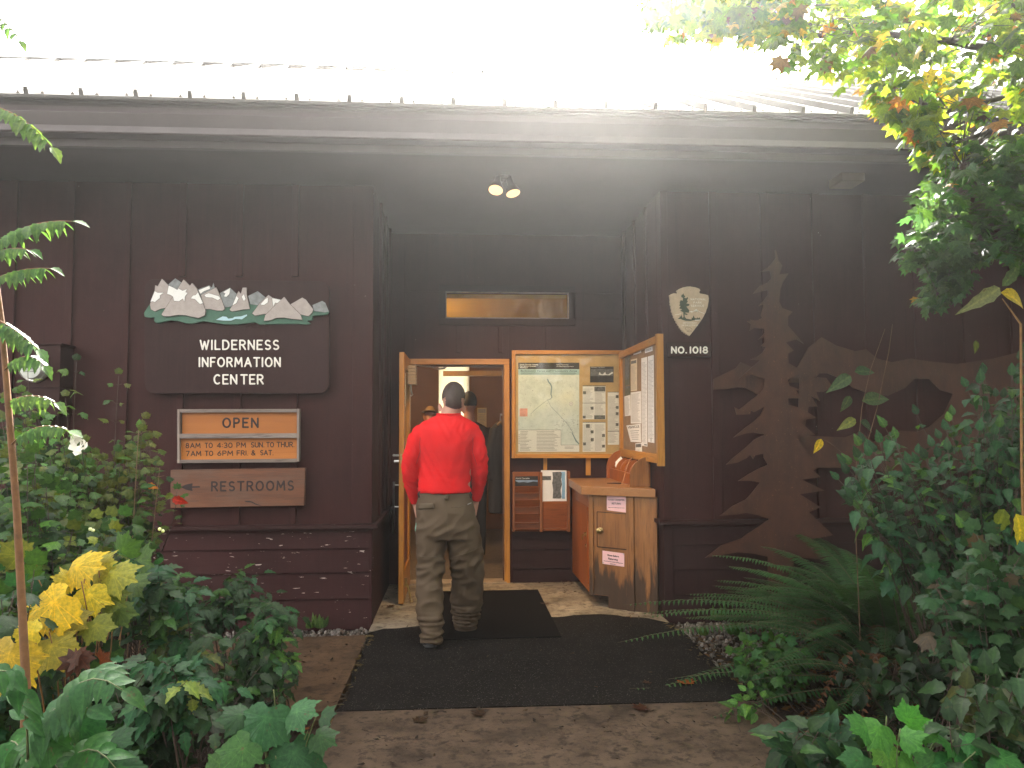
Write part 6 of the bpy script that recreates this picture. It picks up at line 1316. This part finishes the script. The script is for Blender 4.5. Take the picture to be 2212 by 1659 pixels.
# ---------------- vine maple reaching in from the right
mp_ = Plant('vine_maple', (XY(2420, 4.1, 900), 4.1, -.05), 'vine maple with green and orange leaves overhanging the roof end from the right', 'tree')
B0 = mp_.base
limb = [B0, B0+Vector((.05, 0, 1.2)), atY(2400, 420, 4.1), atY(2330, 130, 4.1)]; mp_.st.tube(limb, [.06, .05, .045, .035], 12)
LIMBS = [[(2330, 130), (2212, 112), (2100, 100), (2050, 88), (1900, 72), (1750, 78), (1640, 60), (1520, 40), (1420, 5)], [(2330, 130), (2240, 60), (2150, -20), (2000, -60), (1800, -80)], [(2400, 420), (2300, 300), (2180, 250), (2090, 330), (2060, 420), (2000, 520), (1950, 560)], [(2400, 420), (2280, 420), (2160, 460), (2080, 560), (2020, 640)], [(2330, 130), (2250, 190), (2150, 215), (2050, 240), (1960, 215)], [(2330, 130), (2220, 250), (2120, 290), (2060, 310)]]
LB = []
for k, Lp in enumerate(LIMBS):
    Q = [atY(x, y, 4.1-.10*i+(.3 if k in (1, 4) else 0)*i/6) for i, (x, y) in enumerate(Lp)]; n = len(Q); mp_.st.tube(Q, [max(.0035, (.022 if k else .026)*(1-.85*i/n)) for i in range(n)], 8); LB += [Q[i].lerp(Q[i+1], t) for i in range(n-1) for t in (.0, .33, .66)]
bright = [((.11, .20, .022), 4), ((.17, .24, .025), 2.5), ((.06, .13, .022), 2), ((.40, .30, .03), .5), ((.34, .14, .03), .30), ((.10, .06, .025), .3)]  # upper leaves: backlight painted in as lighter, yellower greens
darkp = [((.036, .095, .045), 4), ((.050, .105, .065), 3), (DG, 1), (MG, 2), ((.30, .14, .03), .12)]  # lower leaves: darker greens, the missing backlight put into the colour
def crown(poly, n, Yr, pal, sz=.118, hang=.35):
    for k in range(n):
        x, y = inpoly(poly); c = atY(x, y, TR.uniform(*Yr)); near = min(LB, key=lambda q: (q-c).length); L = (near-c).length
        mid = near.lerp(c, .5)+Vector((0, 0, .04)); 
        if L < .9: mp_.st.tube([near, mid, c], [.003, .002, .0012], 4)
        ax = Vector((-.9, TR.uniform(-.5, .5), -.35)).normalized()
        for q in range(TR.choice((2, 3, 4))):
            d = Vector((TR.uniform(-1, .6), TR.uniform(-.8, .8), TR.uniform(-.9, .1)-hang*.4)); s = sz*TR.uniform(.65, 1.2); p_ = c+Vector((TR.uniform(-.05, .05), TR.uniform(-.05, .05), TR.uniform(-.04, .04)))
            leaf(mp_.lv, 'maple', p_, d, Vector((TR.uniform(-.55, .35), TR.uniform(-.9, .3), 1)), s, pick(pal), roll=TR.uniform(-.3, .3))
crown([(1380, -60), (1420, 30), (1480, 62), (1560, 55), (1640, 75), (1720, 100), (1740, 130), (1830, 125), (1900, 160), (1960, 225), (2040, 280), (2120, 330), (2330, 330), (2400, -120), (1500, -120)], 330, (3.4, 4.5), bright)
crown([(1700, -40), (1760, 110), (1900, 140), (2050, 240), (2250, 260), (2300, -60)], 140, (3.4, 4.6), bright)
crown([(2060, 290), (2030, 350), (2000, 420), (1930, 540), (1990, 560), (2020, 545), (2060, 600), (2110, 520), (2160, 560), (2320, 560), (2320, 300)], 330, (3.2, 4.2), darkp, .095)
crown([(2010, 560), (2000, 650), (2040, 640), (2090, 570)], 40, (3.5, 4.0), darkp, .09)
crown([(1890, 150), (1930, 215), (1990, 240), (2060, 330), (2020, 330), (1960, 260), (1885, 190)], 70, (3.6, 4.3), bright)
crown([(1385, -40), (1400, 25), (1470, 60), (1560, 50), (1650, 70), (1720, 60), (1720, -60)], 190, (2.3, 3.0), bright, .066)
crown([(1560, -60), (1640, 75), (1740, 130), (1900, 160), (2000, 60), (1900, -60)], 70, (2.3, 3.2), bright, .07)
r3 = random.Random(8)                                     # unseen crown leaves added above the picture to shade the right bed
for k in range(520):
    c = Vector((r3.uniform(1.3, 4.8), r3.uniform(.6, 4.2), r3.uniform(3.7, 5.6)))
    if (c-EYE).normalized().z < .50: continue
    for q in range(4):
        d = Vector((TR.uniform(-1, 1), TR.uniform(-1, 1), TR.uniform(-.7, .1))); leaf(mp_.lv, 'maple', c+d*.14, d, Vector((TR.uniform(-.4, .4), TR.uniform(-.4, .4), 1)), .17*TR.uniform(.7, 1.2), pick(bright))
    if k % 4 == 0: mp_.st.tube([limb[3].lerp(Vector((3, 2.4, 4.4)), .4), c], [.008, .003], 4)
mp_.finish((.050, .036, .028), LMm, ('crown', 'trunk'))

# ---------------- weeds, fallen leaves, litter
def weed(px, py, label, kind, n, sz, col):
    g = atZ(px, py, -.03); p = Plant('weed', g, label, 'weed')
    for k in range(n): a = k*2.4; d = Vector((math.cos(a)*.6, math.sin(a)*.6-.2, .9)); leaf(p.lv, kind, g+d*.02, d, (math.cos(a), -1, .3), sz*TR.uniform(.7, 1.1), col)
    p.finish()
weed(668, 1362, 'small pale weed growing from the gravel, left of its upright neighbour', 'oval', 4, .09, (.10, .17, .07)); weed(692, 1362, 'small upright pale weed in the gravel strip under the peeling boards', 'oval', 5, .13, (.10, .17, .07)); weed(745, 1352, 'low dark leafy weed near the recess corner by the gravel', 'thimble', 7, .10, (.03, .07, .025)); weed(1552, 1345, 'small upright weed at the foot of the right boards', 'oval', 5, .14, (.06, .11, .035)); weed(1590, 1380, 'low bright green weed on the right gravel', 'thimble', 8, .10, (.05, .13, .03)); weed(1520, 1378, 'tiny sprawling weed at the edge of the right gravel', 'oval', 7, .07, (.07, .11, .03))
def fallen(px, py, z, sz, col, label, kind='maple'):
    g = atZ(px, py, z); m = MB(); a = TR.uniform(0, 6.28); V, F = KIND[kind]; ca, sa = math.cos(a), math.sin(a)
    P = [(v[0]-.4, v[1], .10*abs(mnoise.noise(Vector((v[0]*3+px, v[1]*3, 0))))+.25*(v[0]-.4)**2+.3*v[1]**2) for v in V]
    m.add([g+Vector(((x*ca-y*sa)*sz, (x*sa+y*ca)*sz, .004+zz*sz)) for x, y, zz in P], F, 0, col); o = m.build('fallen_leaf', LMd, None, smooth=True, colors=True, fix=False)
    return tag(o, label, 'leaf', 'fallen leaves on the pavement')
fallen(1478, 1475, .007, .13, (.36, .085, .012), 'bright orange fallen leaf on the asphalt near the right bed'); fallen(1392, 1532, .002, .12, (.075, .022, .014), 'dark red brown fallen leaf at the seam of asphalt and front concrete'); fallen(1225, 1250, .004, .10, (.42, .22, .02), 'yellow fallen leaf at the foot of the wall beside the desk')
fallen(1320, 1290, .008, .08, (.10, .05, .025), 'brown fallen leaf beside the desk on the pale concrete'); fallen(1178, 1305, .008, .09, (.09, .03, .02), 'small brown leaf at the right edge of the rubber mat'); fallen(905, 1560, .002, .09, (.06, .030, .018), 'dark curled leaf on the front concrete near the asphalt seam'); fallen(1400, 1476, .007, .07, (.07, .025, .015), 'small dark leaf left of the bright orange leaf'); fallen(1040, 1545, .002, .10, (.05, .024, .016), 'dark leaf on the front concrete toward the middle')
fallen(660, 1352, -.02, .10, (.26, .09, .02), 'orange brown leaf on the left gravel behind the weeds'); fallen(772, 1352, -.02, .11, (.20, .07, .02), 'rust coloured leaf in the gravel by the recess corner'); fallen(845, 1312, .004, .08, (.09, .04, .02), 'brown leaf in the corner behind the open door'); fallen(655, 1575, -.03, .10, (.28, .09, .02), 'orange leaf on the soil by the large thimbleberry leaves'); fallen(715, 1565, -.03, .11, (.16, .08, .035), 'tan leaf on the soil left of the front concrete')
def litter(name, boxes, n, z, cols, smin, smax):
    m = MB(); r2 = random.Random(17)
    for k in range(n):
        x0, x1, y0, y1 = r2.choice(boxes); c = Vector((r2.uniform(x0, x1), r2.uniform(y0, y1), z+r2.random()*.008)); s = r2.uniform(smin, smax); a = r2.random()*6.28; w = r2.uniform(.12, .6)
        u = Vector((math.cos(a), math.sin(a), r2.uniform(-.25, .25)))*s; v = Vector((-math.sin(a), math.cos(a), r2.uniform(-.4, .4)))*s*w; g = r2.uniform(.5, 1.4)
        m.add([c-u, c+v*.8-u*.2, c+u*.6+v*.3+Vector((0, 0, s*.25)), c+u, c-v, c-u*.3-v*.7], [(0, 1, 2, 5), (2, 3, 4, 5)], 0, tuple(q*g for q in r2.choice(cols)))
    return tag(m.build(name, LMd, None, colors=True, fix=False), kind='stuff')
br = [(.05, .025, .015), (.035, .018, .012), (.085, .040, .020), (.10, .055, .030), (.14, .06, .02)]
litter('leaf_litter', [(-3.6, -.68, 1.4, 4.2), (-3.6, -2.62, 4.2, 5.9), (1.64, 5.0, 1.4, 5.8), (1.64, 2.6, 3.5, 5.8)], 4200, -.042, br, .015, .055)
litter('path_debris', [(-.62, 1.58, 2.6, 4.2), (-.62, 1.58, 2.6, 4.2), (-2.4, -.66, 4.25, 5.65), (-.6, 1.5, 4.2, 5.9)], 340, .007, [(.03, .018, .013), (.055, .028, .018), (.02, .013, .011)], .005, .022)
litter('corner_debris', [(-.655, -.50, 6.2, 7.4), (.9, 1.1, 6.9, 7.42), (.5, 1.4, 7.36, 7.44), (1.3, 1.55, 5.95, 6.1)], 90, .006, br, .006, .022)
litter('twig_litter', [(-.66, -.60, 4.25, 5.7), (1.5, 1.66, 4.2, 5.8)], 130, .006, [(.09, .055, .03), (.16, .11, .06), (.05, .03, .02)], .008, .030)
# ================================================================== unseen trees added round the clearing to cut the sky light
def shade_woods(spots, n, seed):
    m = MB(); r2 = random.Random(seed)
    for k in range(n):
        cx, cy, rx, ry, z0, z1 = r2.choice(spots); a = r2.random()*6.283; q = math.sqrt(r2.random()); z = z0+(z1-z0)*r2.random()**.8
        c = Vector((cx+rx*q*math.cos(a), cy+ry*q*math.sin(a), z)); s = r2.uniform(.12, .34)
        n1 = Vector((r2.gauss(0, 1), r2.gauss(0, 1), r2.gauss(0, 1)+.8)).normalized(); u = n1.orthogonal().normalized(); v = n1.cross(u); ro = r2.random()*6.28
        u, v = u*math.cos(ro)+v*math.sin(ro), v*math.cos(ro)-u*math.sin(ro); g = r2.uniform(.6, 1.3); cc = r2.choice([(.020, .05, .018), (.030, .07, .022), (.016, .04, .018), (.06, .09, .02)])
        m.add([c-u*s, c-u*s*.2+v*s*.5, c+u*s, c-u*s*.2-v*s*.5], [(0, 1, 2, 3)], 0, tuple(t*g for t in cc))
    for cx, cy, rx, ry, z0, z1 in spots: m.tube([(cx, cy, -.1), (cx+.1, cy, z1*.5), (cx, cy+.1, z1*.9)], [.16, .11, .03], 8, col=(.035, .025, .018))
    return tag(m.build('shade_woods', LMd, None, colors=True, fix=False), kind='stuff')
shade_woods([(6.6, 2.6, 1.5, 1.6, .3, 7.6), (5.6, .2, 1.4, 1.5, .3, 7.4), (6.0, -2.4, 1.7, 1.6, .3, 7.8), (3.4, -4.6, 1.8, 1.5, .2, 7.0), (.3, -6.2, 1.9, 1.3, .2, 5.0), (-3.0, -4.9, 1.8, 1.5, .2, 7.2), (-5.4, -2.4, 1.6, 1.7, .3, 7.8), (8.2, 5.0, 1.3, 1.3, .3, 7.8)], 9000, 4)
# ================================================================== thin volume added to imitate the veil of lens flare
hz_m = bpy.data.materials.new('flare veil'); hz_m.use_nodes = True
hn, hl = hz_m.node_tree.nodes, hz_m.node_tree.links
hn.remove(hn['Principled BSDF']); pv = hn.new('ShaderNodeVolumePrincipled')
pv.inputs['Color'].default_value = (.95, .95, .95, 1); pv.inputs['Density'].default_value = .0042; pv.inputs['Anisotropy'].default_value = .90
hl.new(pv.outputs[0], hn['Material Output'].inputs['Volume'])
hb = MB(); hb.box((-46, -46, -1.2), (46, 46, 8.2)); hz = hb.build('flare_haze', hz_m); hz['kind'] = 'stuff'
